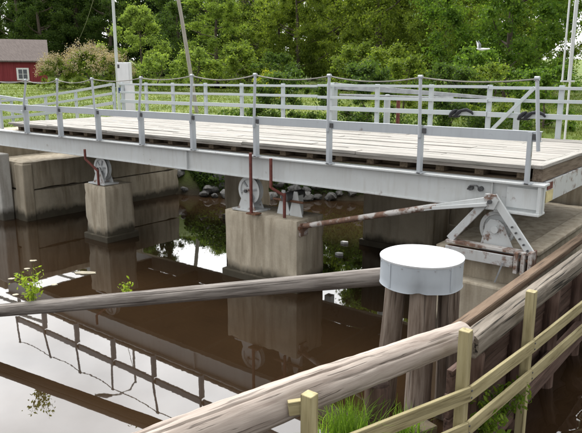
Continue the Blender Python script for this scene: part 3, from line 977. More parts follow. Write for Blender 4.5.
cb = thing('control_cabinet', (-17.85, 13.3, 2.1), 'white control cabinet on a post behind the far railing', 'cabinet')
zc = 3.42
ang = R(38)
def rbox(cx, cy, w, d, z0, z1, name, mat, par, **k):
    g = G().box(-w / 2, w / 2, -d / 2, d / 2, z0, z1)
    ca, sa = math.cos(ang), math.sin(ang)
    g.v = [(cx + x * ca - y * sa, cy + x * sa + y * ca, z) for x, y, z in g.v]
    return g.build(name, mat, par, **k)
bd = rbox(-17.72, 13.3, 0.43, 0.28, 3.42, 4.12, 'box', M['cabinet'], cb, bevel=0.015)
ox, oy = 0.155 * math.sin(ang), -0.155 * math.cos(ang)
rbox(-17.72 + ox - 0.15 * math.cos(ang), 13.3 + oy - 0.15 * math.sin(ang), 0.07, 0.015, 3.93, 4.05, 'lock', M['dark_metal'], bd)
rbox(-17.72 + ox, 13.3 + oy, 0.37, 0.012, 3.46, 4.08, 'door', M['cabinet'], bd, bevel=0.004)
rbox(-17.80, 13.3, 0.10, 0.10, 1.9, 3.40, 'post', M['white_wood'], cb)
rbox(-17.60, 13.38, 0.30, 0.16, 1.9, 3.40, 'plinth', M['cabinet'], cb, bevel=0.01)
rbox(-17.81 + ox, 13.25 + oy, 0.19, 0.05, 3.12, 3.30, 'blue_sign', M['blue'], cb)

lp = thing('lamp_post', (-20.3, 14.9, 2.0), 'tall thin white lamp post rising behind the control cabinet', 'lamp post')
G().tube([(-20.3, 14.9, 1.8), (-20.3, 14.9, 5.0), (-20.3, 14.9, 9.0)], [0.065, 0.058, 0.045], 12).build('pole', M['white_steel'], lp, smooth=True)
ar = G().tube([(-20.3, 14.9, 8.9), (-20.45, 14.75, 9.25), (-20.8, 14.4, 9.45), (-21.1, 14.1, 9.5)], 0.03, 8).build('arm', M['white_steel'], lp, smooth=True)
G().tube([(-21.0, 14.2, 9.49), (-21.15, 14.05, 9.5), (-21.5, 13.7, 9.47)], [0.05, 0.09, 0.06], 12).build('lamp_head', M['grey'], ar, smooth=True)
o = log_object('leaning_pole', [(-19.15, 17.95, 1.6), (-19.62, 17.60, 6.1), (-20.05, 17.3, 9.3)], [0.085, 0.075, 0.06], M['pole'], None, 12, 0.04, 5, 16)
tag(o, 'leaning bare wooden pole behind the middle of the bridge', 'pole')

sg = thing('framed_mast', (-4.0, 16.3, 2.0), 'slim pale ladder like mast at the right edge of the picture', 'mast')
def panel(name, x0, x1, z0, z1, t, mat, off=0.0, par=sg):
    d = Vector((0.78, 0.62, 0)); nrm = Vector((0.62, -0.78, 0))
    base = Vector((-4.40, 15.70, 0))
    g = G()
    b = []
    for z in (z0, z1):
        for a in (off, off + t):
            for x in (x0, x1):
                p = base + d * x + nrm * a; b.append((p.x, p.y, z))
    g.v = b
    g.f = [(0, 2, 3, 1), (4, 5, 7, 6), (0, 1, 5, 4), (2, 6, 7, 3), (0, 4, 6, 2), (1, 3, 7, 5)]
    return g.build(name, mat, par)
panel('frame', -0.02, 0.30, 3.52, 3.56, 0.05, M['white_steel'])
panel('frame', 0.14, 0.175, 3.56, 5.4, 0.05, M['white_steel'])
panel('frame', 0.0, 0.03, 3.56, 5.4, 0.04, M['white_steel'])
panel('post', 0.24, 0.275, 1.9, 5.4, 0.04, M['white_steel'], -0.13)

ba = thing('barrier_arm', (-6.5, 12.75, 2.3), 'pale tapered barrier arm lying behind the far railing', 'barrier')
a = Vector((-8.85, 12.7, 3.43)); b = Vector((-4.25, 12.7, 3.18))
g = G()
for p, h in ((a, 0.075), (b, 0.02)):
    for s, q in ((-0.03, -1), (0.03, -1), (0.03, 1), (-0.03, 1)):
        g.v.append((p.x, p.y + s, p.z + q * h))
g.f = [(0, 1, 2, 3), (7, 6, 5, 4), (0, 4, 5, 1), (1, 5, 6, 2), (2, 6, 7, 3), (3, 7, 4, 0)]
g.build('arm', M['grey'], ba)
G().box(-8.95, -8.75, 12.62, 12.8, 1.9, 3.5).build('stand', M['white_wood'], ba, bevel=0.01)
G().box(-4.4, -4.3, 12.66, 12.74, 1.7, 3.16).build('rest', M['white_wood'], ba)
G().tube([(-8.6, 12.66, 3.22), (-5.7, 12.66, 3.20)], 0.025, 8).build('lower_tube', M['grey'], ba, smooth=True)

o = thing('marker_post', (-7.36, 13.3, 2.0), 'small dark red post seen between the far rails', 'post')
G().tube([(-7.36, 13.3, 1.9), (-7.36, 13.3, 3.12)], 0.045, 10).build('shaft', M['red_paint'], o, smooth=True)
G().tube([(-7.36, 13.3, 3.12), (-7.36, 13.3, 3.15)], 0.055, 10).build('cap', M['red_paint'], o, smooth=True)
o = thing('bollard', (-7.43, 12.9, 2.0), 'white round bollard behind the far railing next to the red post', 'bollard')
G().tube([(-7.43, 12.9, 1.9), (-7.43, 12.9, 3.14)], 0.075, 16).build('shaft', M['white_wood'], o, smooth=True)
G().tube([(-7.43, 12.9, 3.14), (-7.43, 12.9, 3.20), (-7.43, 12.9, 3.24)], [0.095, 0.09, 0.04], 16).build('cap', M['white_wood'], o, smooth=True)
def strap(x, lab, n=3):
    t = thing('black_strap', (x, 12.13, 2.9), lab, 'strap', 'black straps tied round the far rail')
    n -= 1
    for k in range(n):
        xx = x - 0.13 + 0.12 * k
        pts = [(xx - 0.09, 12.135, 2.835), (xx - 0.04, 12.12, 2.89), (xx + 0.02, 12.12, 2.95), (xx + 0.07, 12.135, 2.985)]
        G().tube(pts, [0.012, 0.04, 0.045, 0.02], 8).build('loop', M['black'], t, smooth=True)
        G().tube([(xx - 0.08, 12.14, 2.84), (xx - 0.02, 12.22, 2.845), (xx + 0.05, 12.22, 2.97), (xx + 0.06, 12.14, 2.98)], 0.02, 8).build('loop', M['black'], t, smooth=True)
    G().tube([(x + 0.05, 12.13, 2.97), (x + 0.16, 12.12, 2.99), (x + 0.26, 12.12, 2.95), (x + 0.30, 12.12, 2.90)], [0.03, 0.035, 0.03, 0.015], 8).build('tail', M['black'], t, smooth=True)
strap(-5.32, 'black strap knotted round the low far rail left of the diagonal brace')
strap(-3.92, 'black strap knotted round the low far rail beside the last rope post', 3)

# gull in flight
gu = thing('gull', (-8.6, 21.2, 4.5), 'small white gull flying before the trees at upper right', 'bird')
d = Vector((0.78, 0.62, 0)); c = Vector((-8.6, 21.2, 4.56))
pts = [c + d * t + Vector((0, 0, zz)) for t, zz in ((-0.20, 0.03), (-0.16, 0.02), (-0.08, 0), (0.0, 0), (0.12, 0.01), (0.26, 0.02))]
G().tube(pts, [0.008, 0.03, 0.045, 0.05, 0.035, 0.02], 10).build('body', M['gull'], gu, smooth=True)
nrm = Vector((0.62, -0.78, 0))
for s in (-1, 1):
    q = c - d * 0.1
    tip = q + nrm * (0.12 * s) + Vector((0, 0, 0.30)) - d * (0.09)
    mid = q + nrm * (0.10 * s) + Vector((0, 0, 0.16)) - d * 0.02
    g = G()
    ch = d * 0.045
    g.v = [tuple(v) for v in (q - ch, q + ch * 1.3, mid - ch, mid + ch, tip, q - ch + Vector((0, 0, .012)), q + ch * 1.3 + Vector((0, 0, .012)), mid - ch + nrm * 0.012, mid + ch + nrm * .012, tip + nrm * .008)]
    g.f = [(0, 1, 3, 2), (2, 3, 4), (5, 7, 8, 6), (7, 9, 8), (0, 2, 7, 5), (1, 6, 8, 3), (2, 4, 9, 7), (3, 8, 9, 4)]
    g.build('wing', M['gull_wing'] if s > 0 else M['gull'], gu)

# ================================================================== RED COTTAGE
ho = thing('red_cottage', (-58, 31, 3.2), 'red wooden cottage with brown roof at the left edge of the lawn', 'house')
hb = Vector((-54.85, 32.45, 3.0)); hd = Vector((-0.5, -0.866, 0)); hn = Vector((-0.866, 0.5, 0))   # along front (to the left), into depth
def hp(a, b, z): return tuple(hb + hd * a + hn * b + Vector((0, 0, z)))
def hbox(a0, a1, b0, b1, z0, z1, name, mat, par):
    g = G(); g.v = [hp(a, b, z) for z in (z0, z1) for b in (b0, b1) for a in (a0, a1)]
    g.f = [(0, 2, 3, 1), (4, 5, 7, 6), (0, 1, 5, 4), (2, 6, 7, 3), (0, 4, 6, 2), (1, 3, 7, 5)]
    return g.build(name, mat, par)
g = G()
HW, HL, HH, HR = 5.0, 8.0, 2.25, 1.78
prof = [(0, -0.5), (0, HH), (HW / 2, HH + HR), (HW, HH), (HW, -0.5)]
for a in (0, HL):
    for b, z in prof: g.v.append(hp(a, b, z))
g.f = [(0, 1, 2, 3, 4), (9, 8, 7, 6, 5), (0, 5, 6, 1), (1, 6, 7, 2), (2, 7, 8, 3), (3, 8, 9, 4), (4, 9, 5, 0)]
wall = g.build('wall', M['siding'], ho)
g = G()
for a in (-0.25, HL + 0.25):
    for b, z in ((-0.35, HH - 0.22), (HW / 2, HH + HR + 0.03), (HW + 0.35, HH - 0.22), (HW + 0.35, HH - 0.10), (HW / 2, HH + HR + 0.15), (-0.35, HH - 0.10)):
        g.v.append(hp(a, b, z))
g.f = [(0, 1, 4, 5), (1, 2, 3, 4), (11, 10, 7, 6), (10, 9, 8, 7), (0, 6, 7, 1), (1, 7, 8, 2), (2, 8, 9, 3), (3, 9, 10, 4), (4, 10, 11, 5), (5, 11, 6, 0)]
rf = g.build('roof', M['roof'], ho)
for a in (0.05, ):
    hbox(-0.02, 0.10, -0.03, 0.0, -0.4, HH - 0.12, 'corner_board', M['siding'], wall)
for a in (1.55, 4.8):
    wi = hbox(a, a + 1.05, -0.05, -0.005, 0.42, 1.52, 'window', M['house_trim'], ho)
    for i in range(2):
        for j in range(2):
            hbox(a + 0.16 + i * 0.40, a + 0.49 + i * 0.40, -0.065, -0.052, 0.56 + j * 0.43, 0.95 + j * 0.43, 'pane', M['glass'], wi)

# overhead wire from the cottage to the lamp post
pa = Vector((-54.7, 34.4, 6.6)); pb = Vector((-20.3, 14.9, 8.6))
pts = []
for k in range(25):
    t = k / 24; p = pa.lerp(pb, t); p.z -= 1.5 * 4 * t * (1 - t); pts.append(p)
tag(G().tube(pts, 0.012, 5).build('overhead_wire', M['rope']), 'thin overhead wire sagging between the cottage and the lamp post', 'wire')

# ================================================================== VEGETATION
def leaf_mesh(name, P, size, mat, up=0.35, aspect=0.55, jitter=0.35, extra=None):
    """one bent leaf face per point"""
    n = len(P)
    s = size * rng.uniform(1 - jitter, 1 + jitter, n)
    a = rng.normal(size=(n, 3)); a /= np.linalg.norm(a, axis=1)[:, None]
    nn = rng.normal(size=(n, 3)); nn[:, 2] += up * 2.5
    b = np.cross(nn, a); b /= np.linalg.norm(b, axis=1)[:, None] + 1e-9
    a = a * (s / 2)[:, None]; b = b * (s * aspect / 2)[:, None]
    V = np.stack([P - a, P + b * 1.0 - a * 0.1, P + a, P - b * 1.0 - a * 0.1], 1).reshape(-1, 3)
    me = bpy.data.meshes.new(name)
    me.vertices.add(4 * n); me.vertices.foreach_set('co', V.ravel())
    me.loops.add(4 * n); me.loops.foreach_set('vertex_index', np.arange(4 * n))
    me.polygons.add(n); me.polygons.foreach_set('loop_start', np.arange(0, 4 * n, 4))
    me.update(calc_edges=True)
    me.materials.append(mat)
    return me

def clump_points(centres, radii, per, shell=0.35):
    out = []
    for c, r in zip(centres, radii):
        k = max(8, int(per * (r / np.mean(radii)) ** 2))
        d = rng.normal(size=(k, 3)); d /= np.linalg.norm(d, axis=1)[:, None]
        rad = np.abs(r * (0.35 + 0.42 * rng.normal(size=k)))
        d[:, 2] *= 0.8
        out.append(np.asarray(c) + d * rad[:, None])
    return np.concatenate(out)

def deciduous(h, cr, z0, nclump, per, size, seed, droop=0.0, top=0.75):
    """returns (trunk geometry, leaf points, leaf size): crown from z0 up to h, widest radius cr"""
    rs = np.random.default_rng(seed)
    cs = []; rad = []
    tries = 0
    while len(cs) < nclump and tries < 20000:
        tries += 1
        t = rs.uniform(0, 1)
        z = z0 + (h - z0) * t
        env = cr * (math.sin(math.pi * min(1, 0.18 + t * top * 1.02)) ** 0.7) * (0.85 + 0.3 * rs.uniform())
        a = rs.uniform(0, 2 * math.pi)
        rr = env * math.sqrt(rs.uniform(0.12, 1))
        env2 = 1 + 0.25 * math.sin(3 * a + seed) + 0.15 * math.sin(5 * a - 2 * seed + 4 * t)
        p = np.array([rr * env2 * math.cos(a), rr * env2 * math.sin(a), z - droop * rr / cr])
        r = rs.uniform(0.13, 0.27) * cr
        cs.append(p); rad.append(r)
    g = G()
    base_r = h * 0.017
    tr = [(0, 0, -0.5), (0.05 * rs.normal(), 0.05 * rs.normal(), h * 0.25), (0.2 * rs.normal(), 0.2 * rs.normal(), h * 0.55), (0.3 * rs.normal(), 0.3 * rs.normal(), h * 0.9)]
    g.tube(tr, [base_r * 1.25, base_r, base_r * 0.6, base_r * 0.15], 9)
    order = rs.permutation(len(cs))[:14]
    for k in order:
        c = cs[k]
        zs = max(z0 * 0.6, min(h * 0.7, c[2] - 0.45 * math.hypot(c[0], c[1])))
        s = Vector((0, 0, zs)); e = Vector(c)
        m = s.lerp(e, 0.5) + Vector((0, 0, -0.06 * (e - s).length))
        g.tube([s, m, e], [base_r * 0.45, base_r * 0.28, base_r * 0.08], 6)
    return g, clump_points(cs, rad, per), size

protos = {}
def make_proto(key, h, cr, z0, nclump, per, size, seed, mat, **k):
    g, P, sz = deciduous(h, cr, z0, nclump, per, size, seed, **k)
    protos[key] = (g.mesh('trunk', M['bark'], smooth=True), leaf_mesh('crown', P, sz, M[mat]))
make_proto('broad', 15, 5.2, 1.5, 140, 400, 0.23, 3, 'leaf_mid')
make_proto('broad2', 16, 4.6, 1.2, 140, 400, 0.22, 5, 'leaf_olive')
make_proto('tall', 18, 4.2, 1.5, 140, 380, 0.25, 8, 'leaf_dark')
make_proto('round', 6.6, 2.6, 0.5, 85, 360, 0.16, 12, 'leaf_bright')
make_proto('birch', 14, 3.6, 1.0, 120, 400, 0.18, 17, 'leaf_bright', droop=1.2)
make_proto('maple', 9.5, 4.0, 0.6, 130, 420, 0.165, 23, 'leaf_deep')
make_proto('bush', 2.6, 1.7, 0.15, 45, 200, 0.13, 31, 'leaf_mid')

def spruce(h, r, seed):
    rs = np.random.default_rng(seed)
    pts = []
    g = G().tube([(0, 0, -0.5), (0, 0, h * 0.5), (0, 0, h * 0.98)], [h * 0.016, h * 0.009, 0.02], 8)
    z = 0.8
    while z < h:
        t = z / h
        L = r * (1 - t) ** 0.85 + 0.15
        nb = 9 if t < 0.6 else 6
        a0 = rs.uniform(0, 6.28)
        for k in range(nb):
            a = a0 + k * 6.283 / nb + rs.normal() * 0.15
            l = L * rs.uniform(0.75, 1.1)
            n = int(22 + 46 * l / r)
            s = rs.uniform(0.05, 1, n) ** 0.8
            x = s * l
            wdt = 0.34 * l * (1 - s) + 0.12
            off = rs.uniform(-1, 1, n) * wdt
            zz = z - 0.30 * x - 0.04 * x * x / r + rs.normal(size=n) * 0.08
            pts.append(np.stack([x * math.cos(a) - off * math.sin(a), x * math.sin(a) + off * math.cos(a), zz], 1))
        z += 0.36 + 0.12 * rs.uniform()
    return g, np.concatenate(pts)
g, P = spruce(19, 3.2, 2)
protos['spruce'] = (g.mesh('trunk', M['bark'], smooth=True), leaf_mesh('crown', P, 0.34, M['leaf_spruce'], up=0.1, aspect=0.4))

def tree(kind, x, y, label, scale=1.0, mat=None, name='tree', cat='tree', group=None, sz=None):
    t = thing(name, (x, y, gz(x, y) - 0.05), label, cat, group)
    s = scale if sz is None else sz
    t.scale = (scale, scale, s)
    t.rotation_euler = (0, 0, random.uniform(0, 6.28))
    for nm, me in (('trunk', protos[kind][0]), ('crown', protos[kind][1])):
        o = bpy.data.objects.new(nm, me); col.objects.link(o); o.parent = t
        if nm == 'crown' and mat:
            o.material_slots[0].link = 'OBJECT'
            o.material_slots[0].material = M[mat]
    return t

FG = 'dark forest trees behind the cottage'
for x, y, k, s, m in [(-85.3, 40.7, 'tall', 1.05, None), (-86, 52, 'spruce', 1.05, None), (-80.9, 45.4, 'spruce', 1.0, None), (-77, 42.5, 'tall', 0.95, None), (-74.5, 48.0, 'spruce', 0.95, None),
                      (-71, 46.5, 'tall', 1.0, None), (-67.6, 49.5, 'tall', 0.98, None), (-68.4, 57.4, 'spruce', 0.98, None), (-64, 52.5, 'spruce', 0.80, None), (-58.7, 54.9, 'tall', 0.78, None), (-61, 60, 'tall', 0.84, None), (-92, 60, 'tall', 1.2, None), (-78, 64, 'tall', 1.2, None), (-90, 38, 'spruce', 1.0, None), (-70, 41.0, 'tall', 0.75, None), (-63, 45.5, 'tall', 0.72, None)]:
    tree(k, x, y, 'tall dark ' + ('spruce' if k == 'spruce' else 'leafy tree') + ' in the forest behind the red cottage', s, m, 'spruce_tree' if k == 'spruce' else 'forest_tree', 'tree', FG + (' (spruces)' if k == 'spruce' else ''))
BACK = [(-63.0, 54.5), (-52.4, 52.0), (-56.0, 62.3), (-44.8, 56.4), (-47.1, 67.2), (-37.0, 60.1), (-38.7, 71.4), (-38.4, 81.6), (-25.9, 66.3), (-26.3, 78.5), (-95.4, 51.8), (-92.9, 58.8), (-83.2, 61.5), (-75.8, 62.4)]
MG = 'green trees massed behind the bridge'
LB = 'leafy green tree in the belt behind the middle of the bridge'
for x, y, k, s, m in [(-40.4, 45.5, 'broad', 0.64, None), (-46, 50, 'broad', 0.74, 'leaf_dark'), (-32.2, 46.9, 'broad2', 0.72, None), (-31.2, 40.0, 'broad', 0.66, 'leaf_olive'), (-24.2, 40.5, 'broad2', 0.85, None),
                      (-27.5, 51, 'broad', 1.1, 'leaf_olive'), (-24.9, 47.5, 'broad', 0.95, None), (-36.5, 55, 'broad2', 0.75, 'leaf_mid'), (-52, 58, 'tall', 0.75, 'leaf_mid'), (-43, 58, 'broad', 0.8, 'leaf_mid'), (-34.5, 41.5, 'broad2', 0.52, 'leaf_mid')]:
    own = {-31.2: 'leafy olive tree nearest behind the third and fourth rope posts from the right',
           -24.2: 'leafy olive tree nearest behind the second and third rope posts from the right',
           -34.5: 'leafy mid green tree right behind the fourth rope post from the right'}.get(x, LB)
    tree(k, x, y, own, s, m, 'broadleaf_tree', 'tree', MG)
for k, (x, y) in enumerate(BACK):
    kk = ('tall', 'broad', 'broad2')[k % 3]
    tree(kk, x, y, 'tree deep in the woods, its top showing between nearer crowns', (1.0, 1.05, 1.0)[k % 3] * random.uniform(0.85, 1.0) * (0.82 if k < 5 else 1.0), ('leaf_mid', 'leaf_dark', 'leaf_olive')[k % 3] if 2 <= k < 10 else 'leaf_dark', 'woodland_tree', 'tree', 'trees deep in the woods')
tree('broad', -19.6, 44.0, 'olive green tree below the small sky gap right of centre', 0.70, 'leaf_olive', 'broadleaf_tree')
tree('maple', -12.3, 33.9, 'deep green rounded tree behind the right rope posts', 1.0, None, 'broadleaf_tree')
tree('broad2', -14.8, 47.0, 'paler tree rising behind the deep green rounded tree', 0.78, 'leaf_mid', 'broadleaf_tree')
tree('broad', -7.0, 42.0, 'tree at the right edge with bright sky gaps in its top', 0.55, 'leaf_mid', 'broadleaf_tree')
tree('maple', -4.5, 30.0, 'dark bushy tree behind the framed mast at the right edge', 0.62, 'leaf_deep', 'broadleaf_tree')
tree('maple', -17.5, 37.0, 'bushy tree left of the deep green rounded tree', 0.70, 'leaf_olive', 'broadleaf_tree')
tree('birch', -36.0, 35.8, 'soft pale green birch rising behind the leaning pole', 0.75, None, 'birch_tree', sz=0.56)
tree('birch', -44.5, 42.0, 'pale birch standing further back left of the leaning pole', 0.85, 'leaf_dark', 'birch_tree', sz=0.66)
tree('round', -41.8, 33.0, 'bright round light green tree right of the lamp post', 0.84, 'leaf_pale', 'young_tree', sz=0.90)
tree('broad', -51.0, 45.5, 'dark tree between the bright round tree and the birch', 0.80, 'leaf_dark', 'broadleaf_tree', sz=0.7)

# shrubs
SH = [(-34.7, 28.8, 1.0, 'leaf_pale', 'low bright green shrub right of the control cabinet'),
      (-32.6, 30.3, 1.15, 'leaf_pale', 'low bright green shrub at the foot of the leaning pole'),
      (-29.5, 31.5, 1.2, 'leaf_mid', 'mid green shrub right of the leaning pole'),
      (-26.2, 31.5, 1.0, 'leaf_dark', 'dark shrub behind the centre of the far railing'),
      (-22.3, 26.4, 0.62, 'leaf_yellow', 'yellow flowering bush glowing between the far rails'),
      (-21.5, 33.5, 1.2, 'leaf_mid', 'green shrub under the trees right of the yellow bush'),
      (-17.0, 29.5, 1.15, 'leaf_olive', 'olive shrub behind the barrier arm'),
      (-13.6, 25.0, 0.9, 'leaf_olive', 'olive shrub behind the red marker post'),
      (-10.2, 24.5, 1.0, 'leaf_deep', 'deep green shrub behind the diagonal brace'),
      (-6.2, 20.5, 0.75, 'leaf_deep', 'deep green shrub left of the framed mast'),
      (-8.4, 21.5, 0.8, 'leaf_mid', 'mid green shrub low behind the second rope post from the right'),
      (-2.8, 21.0, 0.8, 'leaf_olive', 'shrub partly hidden by the framed mast at the right edge'),
      (-44.0, 31.0, 1.05, 'leaf_dark', 'dark shrub left of the bright round tree')]
for x, y, s, m, lab in SH:
    tree('bush', x, y, lab, s, m, 'shrub', 'shrub', sz=s * 0.95)

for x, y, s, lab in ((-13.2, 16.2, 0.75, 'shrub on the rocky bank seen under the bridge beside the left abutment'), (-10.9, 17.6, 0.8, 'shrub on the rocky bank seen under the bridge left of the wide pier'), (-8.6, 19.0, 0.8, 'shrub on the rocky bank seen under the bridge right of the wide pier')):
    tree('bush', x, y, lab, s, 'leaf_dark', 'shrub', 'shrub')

# lilac with faded blossom
def lilac(x, y, s, label):
    t = tree('bush', x, y, label, s, 'leaf_mid', 'flowering_shrub', 'shrub', sz=s * 1.0)
    pts = []
    for k in range(46):
        a = rng.uniform(0, 6.28); e = rng.uniform(0.15, 1.4)
        c = np.array([1.75 * math.cos(a) * math.cos(e), 1.75 * math.sin(a) * math.cos(e), 1.15 + 1.75 * math.sin(e)]) * rng.uniform(0.9, 1.08)
        q = rng.normal(size=(70, 3)) * np.array([0.12, 0.12, 0.2])
        pts.append(c + q)
    o = bpy.data.objects.new('blossom', leaf_mesh('blossom', np.concatenate(pts), 0.10, M['blossom']))
    col.objects.link(o); o.parent = t
lilac(-40.0, 26.9, 1.05, 'tall shrub with faded beige blossom right of the red cottage')
lilac(-41.9, 25.5, 0.80, 'smaller beige blossoming shrub next to the red cottage wall')
lilac(-38.6, 28.0, 0.85, 'beige blossoming shrub left of the lamp post')

# weeds on the timber and the boom log
def weed(name, x, y, z, h, n, label, mat='leaf_fresh', spread=0.12, leafsize=0.05, group=None):
    t = thing(name, (x, y, z), label, 'plant', group)
    g = G(); pts = []
    for k in range(n):
        a = random.uniform(0, 6.28); hh = h * random.uniform(0.55, 1.05); sp = spread * random.uniform(0.3, 1.3)
        base = Vector((x + random.uniform(-.03, .03), y + random.uniform(-.03, .03), z))
        tip = base + Vector((math.cos(a) * sp, math.sin(a) * sp, hh))
        m = base.lerp(tip, 0.5) + Vector((0, 0, 0.1 * hh))
        g.tube([base, m, tip], [0.004, 0.003, 0.001], 5)
        for j in range(18):
            q = base.lerp(tip, random.uniform(0.2, 1.0))
            pts.append([q.x + random.gauss(0, leafsize * 0.7), q.y + random.gauss(0, leafsize * 0.7), q.z + random.gauss(0, leafsize * 0.5)])
    st = g.build('stem', M[mat], t)
    adopt(link('foliage', leaf_mesh('foliage', np.array(pts), leafsize, M[mat], aspect=0.45)), t)
    return t
weed('weed', -7.83, 4.14, 0.60, 0.52, 12, 'bright yellow green weed growing behind the boom log at left', spread=0.14, leafsize=0.06)
weed('weed', -6.50, 4.70, 0.86, 0.17, 4, 'tiny green sprig on the boom log right of the tall weed', spread=0.05, leafsize=0.045)
weed('weed', -1.80, 5.0, 0.45, 0.46, 18, 'green weeds behind the fence rails between the two right posts', 'grass_blade', 0.2, 0.06)
weed('weed', -1.79, 5.5, 0.45, 0.36, 13, 'green weeds low behind the second fence post', 'grass_blade', 0.2, 0.06)

def tuft(name, x, y, z, h, n, label, mat='grass_blade', spread=0.16):
    V = []; F = []
    for k in range(n):
        a = random.uniform(0, 6.28); hh = h * random.uniform(0.5, 1.1); sp = spread * random.uniform(0.2, 1.6)
        bx = x + random.gauss(0, spread * 0.55); by = y + random.gauss(0, spread * 0.55)
        wv = Vector((-math.sin(a), math.cos(a), 0)) * random.uniform(0.003, 0.007)
        prev = None
        for j in range(4):
            u = j / 3
            p = Vector((bx + math.cos(a) * sp * u * u, by + math.sin(a) * sp * u * u, z + hh * (u - 0.25 * u * u * (sp / spread))))
            ww = wv * (1 - u) + wv * 0.08
            b = len(V); V += [tuple(p - ww), tuple(p + ww)]
            if j: F.append((b - 2, b - 1, b + 1, b))
    me = bpy.data.meshes.new(name); me.from_pydata(V, [], F); me.materials.append(M[mat])
    o = link(name, me); tag(o, label, 'grass tuft')
    return o
tuft('grass_tuft', -2.22, 3.42, 1.0, 0.46, 400, 'lush green grass tuft under the foreground fender log beside a fence post', 'tuft_blade', 0.17)
tuft('grass_tuft', -2.02, 3.95, 0.9, 0.30, 120, 'smaller grass clump between the log and the corner fence post', 'tuft_blade', 0.12)
board('soil_shelf', (-2.42, 2.7, 0.93), (-1.98, 4.25, 0.85), 0.20, 0.14, M['soil'], tw)

# floating scraps
for k, (x, y, r, e) in enumerate([(-10.12, 6.43, 0.09, 2.4), (-11.64, 6.24, 0.055, 1.4), (-11.22, 5.88, 0.05, 1.3), (-9.94, 5.68, 0.045, 1.3), (-10.86, 5.38, 0.045, 1.4), (-9.97, 4.98, 0.045, 1.2)]):
    n = 16
    g = G()
    poly = []
    for j in range(n):
        a = 6.283 * j / n; q = r * (0.8 + 0.35 * random.random())
        poly.append((x + q * e * math.cos(a) * 0.78 - q * math.sin(a) * 0.62, y + q * e * math.cos(a) * 0.62 + q * math.sin(a) * 0.78))
    g.prism(poly, 'z', 0.002, 0.012)
    o = g.build('floating_leaf', M['foam'])
    tag(o, ('pale scum patch floating below the narrow left pier', 'pale leaf floating farthest from the boom log at left', 'pale leaf floating just nearer than the farthest one at left',
            'pale leaf floating right of the tall yellow green weed', 'pale leaf floating close to the left edge of the picture', 'pale leaf floating nearest the boom log left of the tall weed')[k], 'leaf', 'small leaves floating at left')
for (x, y, lab) in ((-7.48, 11.30, 'white scrap floating under the push rod'), (-7.05, 10.46, 'small white scrap floating nearer than the other under the push rod')):
    g = G().prism([(x - 0.09, y - 0.03), (x + 0.02, y - 0.06), (x + 0.1, y), (x + 0.05, y + 0.07), (x - 0.06, y + 0.05)], 'z', -0.01, 0.05)
    tag(g.build('floating_scrap', M['house_trim'], bevel=0.01), lab, 'litter')

# boulders on the far bank
rock_meshes = []
for k in range(5):
    bm = bmesh.new(); bmesh.ops.create_icosphere(bm, subdivisions=2, radius=1.0)
    for v in bm.verts:
        f = 1 + 0.45 * noise.noise(v.co * 1.2 + Vector((k * 7, 0, 0))) + 0.15 * noise.noise(v.co * 3.1)
        v.co = Vector((v.co.x * f * 1.15, v.co.y * f * 0.9, v.co.z * f * 0.68))
    me = bpy.data.meshes.new('boulder'); bm.to_mesh(me); bm.free(); me.materials.append(M['rock']); me.polygons.foreach_set('use_smooth', [True] * len(me.polygons)); me.set_sharp_from_angle(angle=R(38))
    rock_meshes.append(me)
line = [(-15.6, 13.7), (-14.3, 13.35), (-12.3, 14.55), (-10.3, 15.55), (-8.0, 17.0), (-6.0, 17.2)]
for k in range(90):
    i = random.choice((0, 1, 1, 1, 2, 2, 2, 3, 3, 4)); t = random.random()
    a = Vector(line[i]); b = Vector(line[i + 1]); p = a.lerp(b, t)
    nrm = Vector((-(b - a).y, (b - a).x)).normalized()
    off = random.uniform(-0.3, 0.75); p = p + nrm * off
    s = random.uniform(0.10, 0.24)
    o = link('boulder', rock_meshes[k % 5], loc=(p.x, p.y, max(0.02, gz(p.x, p.y)) + s * 0.35))
    o.rotation_euler = (random.uniform(-.3, .3), random.uniform(-.3, .3), random.uniform(0, 6.28)); o.scale = (s, s, s)
    tag(o, 'grey boulder on the far bank seen under the bridge', 'boulder', 'boulders on the far bank under the bridge')
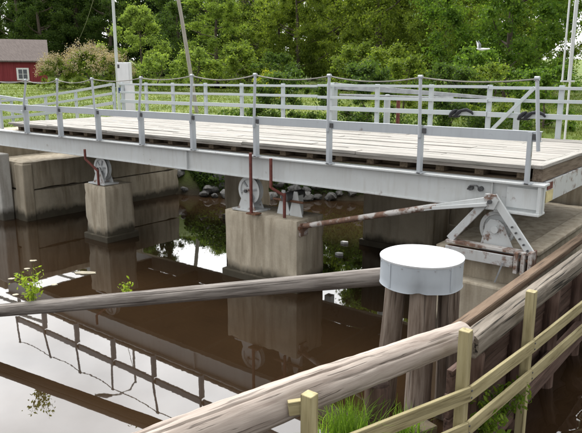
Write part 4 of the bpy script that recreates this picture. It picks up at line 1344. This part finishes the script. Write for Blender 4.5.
# ground cover on the far bank
pts = []
for k in range(16000):
    i = random.randrange(len(line) - 1); t = random.random()
    a = Vector(line[i]); b = Vector(line[i + 1]); p = a.lerp(b, t)
    nrm = Vector((-(b - a).y, (b - a).x)).normalized()
    p = p + nrm * (0.05 + 3.0 * random.random() ** 1.8)
    pts.append((p.x, p.y, 0))
pts = np.array(pts); pts[:, 2] = ground_z(pts[:, 0], pts[:, 1]) + rng.uniform(0.02, 0.45, len(pts))
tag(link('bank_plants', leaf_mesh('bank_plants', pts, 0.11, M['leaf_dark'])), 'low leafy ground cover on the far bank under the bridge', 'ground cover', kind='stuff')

# grass on the lawn
N = 130000
px = rng.uniform(-0.62, 0.62, N); dd = 13 + 45 * rng.uniform(0, 1, N) ** 1.6
fx, fy = -0.62337, 0.78193
bx = dd * (fx + fy * px); by = dd * (fy - fx * px)
sdv = signed_dist(bx, by)
ok = (sdv > 1.6) & ~((bx > -16.2) & (by < 12.5))
bx, by = bx[ok], by[ok]; bz = ground_z(bx, by)
n = len(bx)
a = rng.uniform(0, 6.28, n); hh = rng.uniform(0.04, 0.13, n); wv = 0.006 + 0.0004 * np.hypot(bx, by)
V = np.zeros((n, 3, 3))
V[:, 0] = np.stack([bx - np.cos(a) * wv, by - np.sin(a) * wv, bz - 0.02], 1)
V[:, 1] = np.stack([bx + np.cos(a) * wv, by + np.sin(a) * wv, bz - 0.02], 1)
V[:, 2] = np.stack([bx + rng.normal(size=n) * 0.05, by + rng.normal(size=n) * 0.05, bz + hh], 1)
me = bpy.data.meshes.new('lawn_grass')
me.vertices.add(3 * n); me.vertices.foreach_set('co', V.ravel())
me.loops.add(3 * n); me.loops.foreach_set('vertex_index', np.arange(3 * n))
me.polygons.add(n); me.polygons.foreach_set('loop_start', np.arange(0, 3 * n, 3))
me.update(calc_edges=True)
t = leaf('lawn_blade', (0.085, 0.13, 0.025), (0.21, 0.25, 0.065), 0.3)
me.materials.append(t)
tag(link('lawn_grass', me), 'bright short grass covering the lawn behind the bridge', 'grass', kind='stuff')
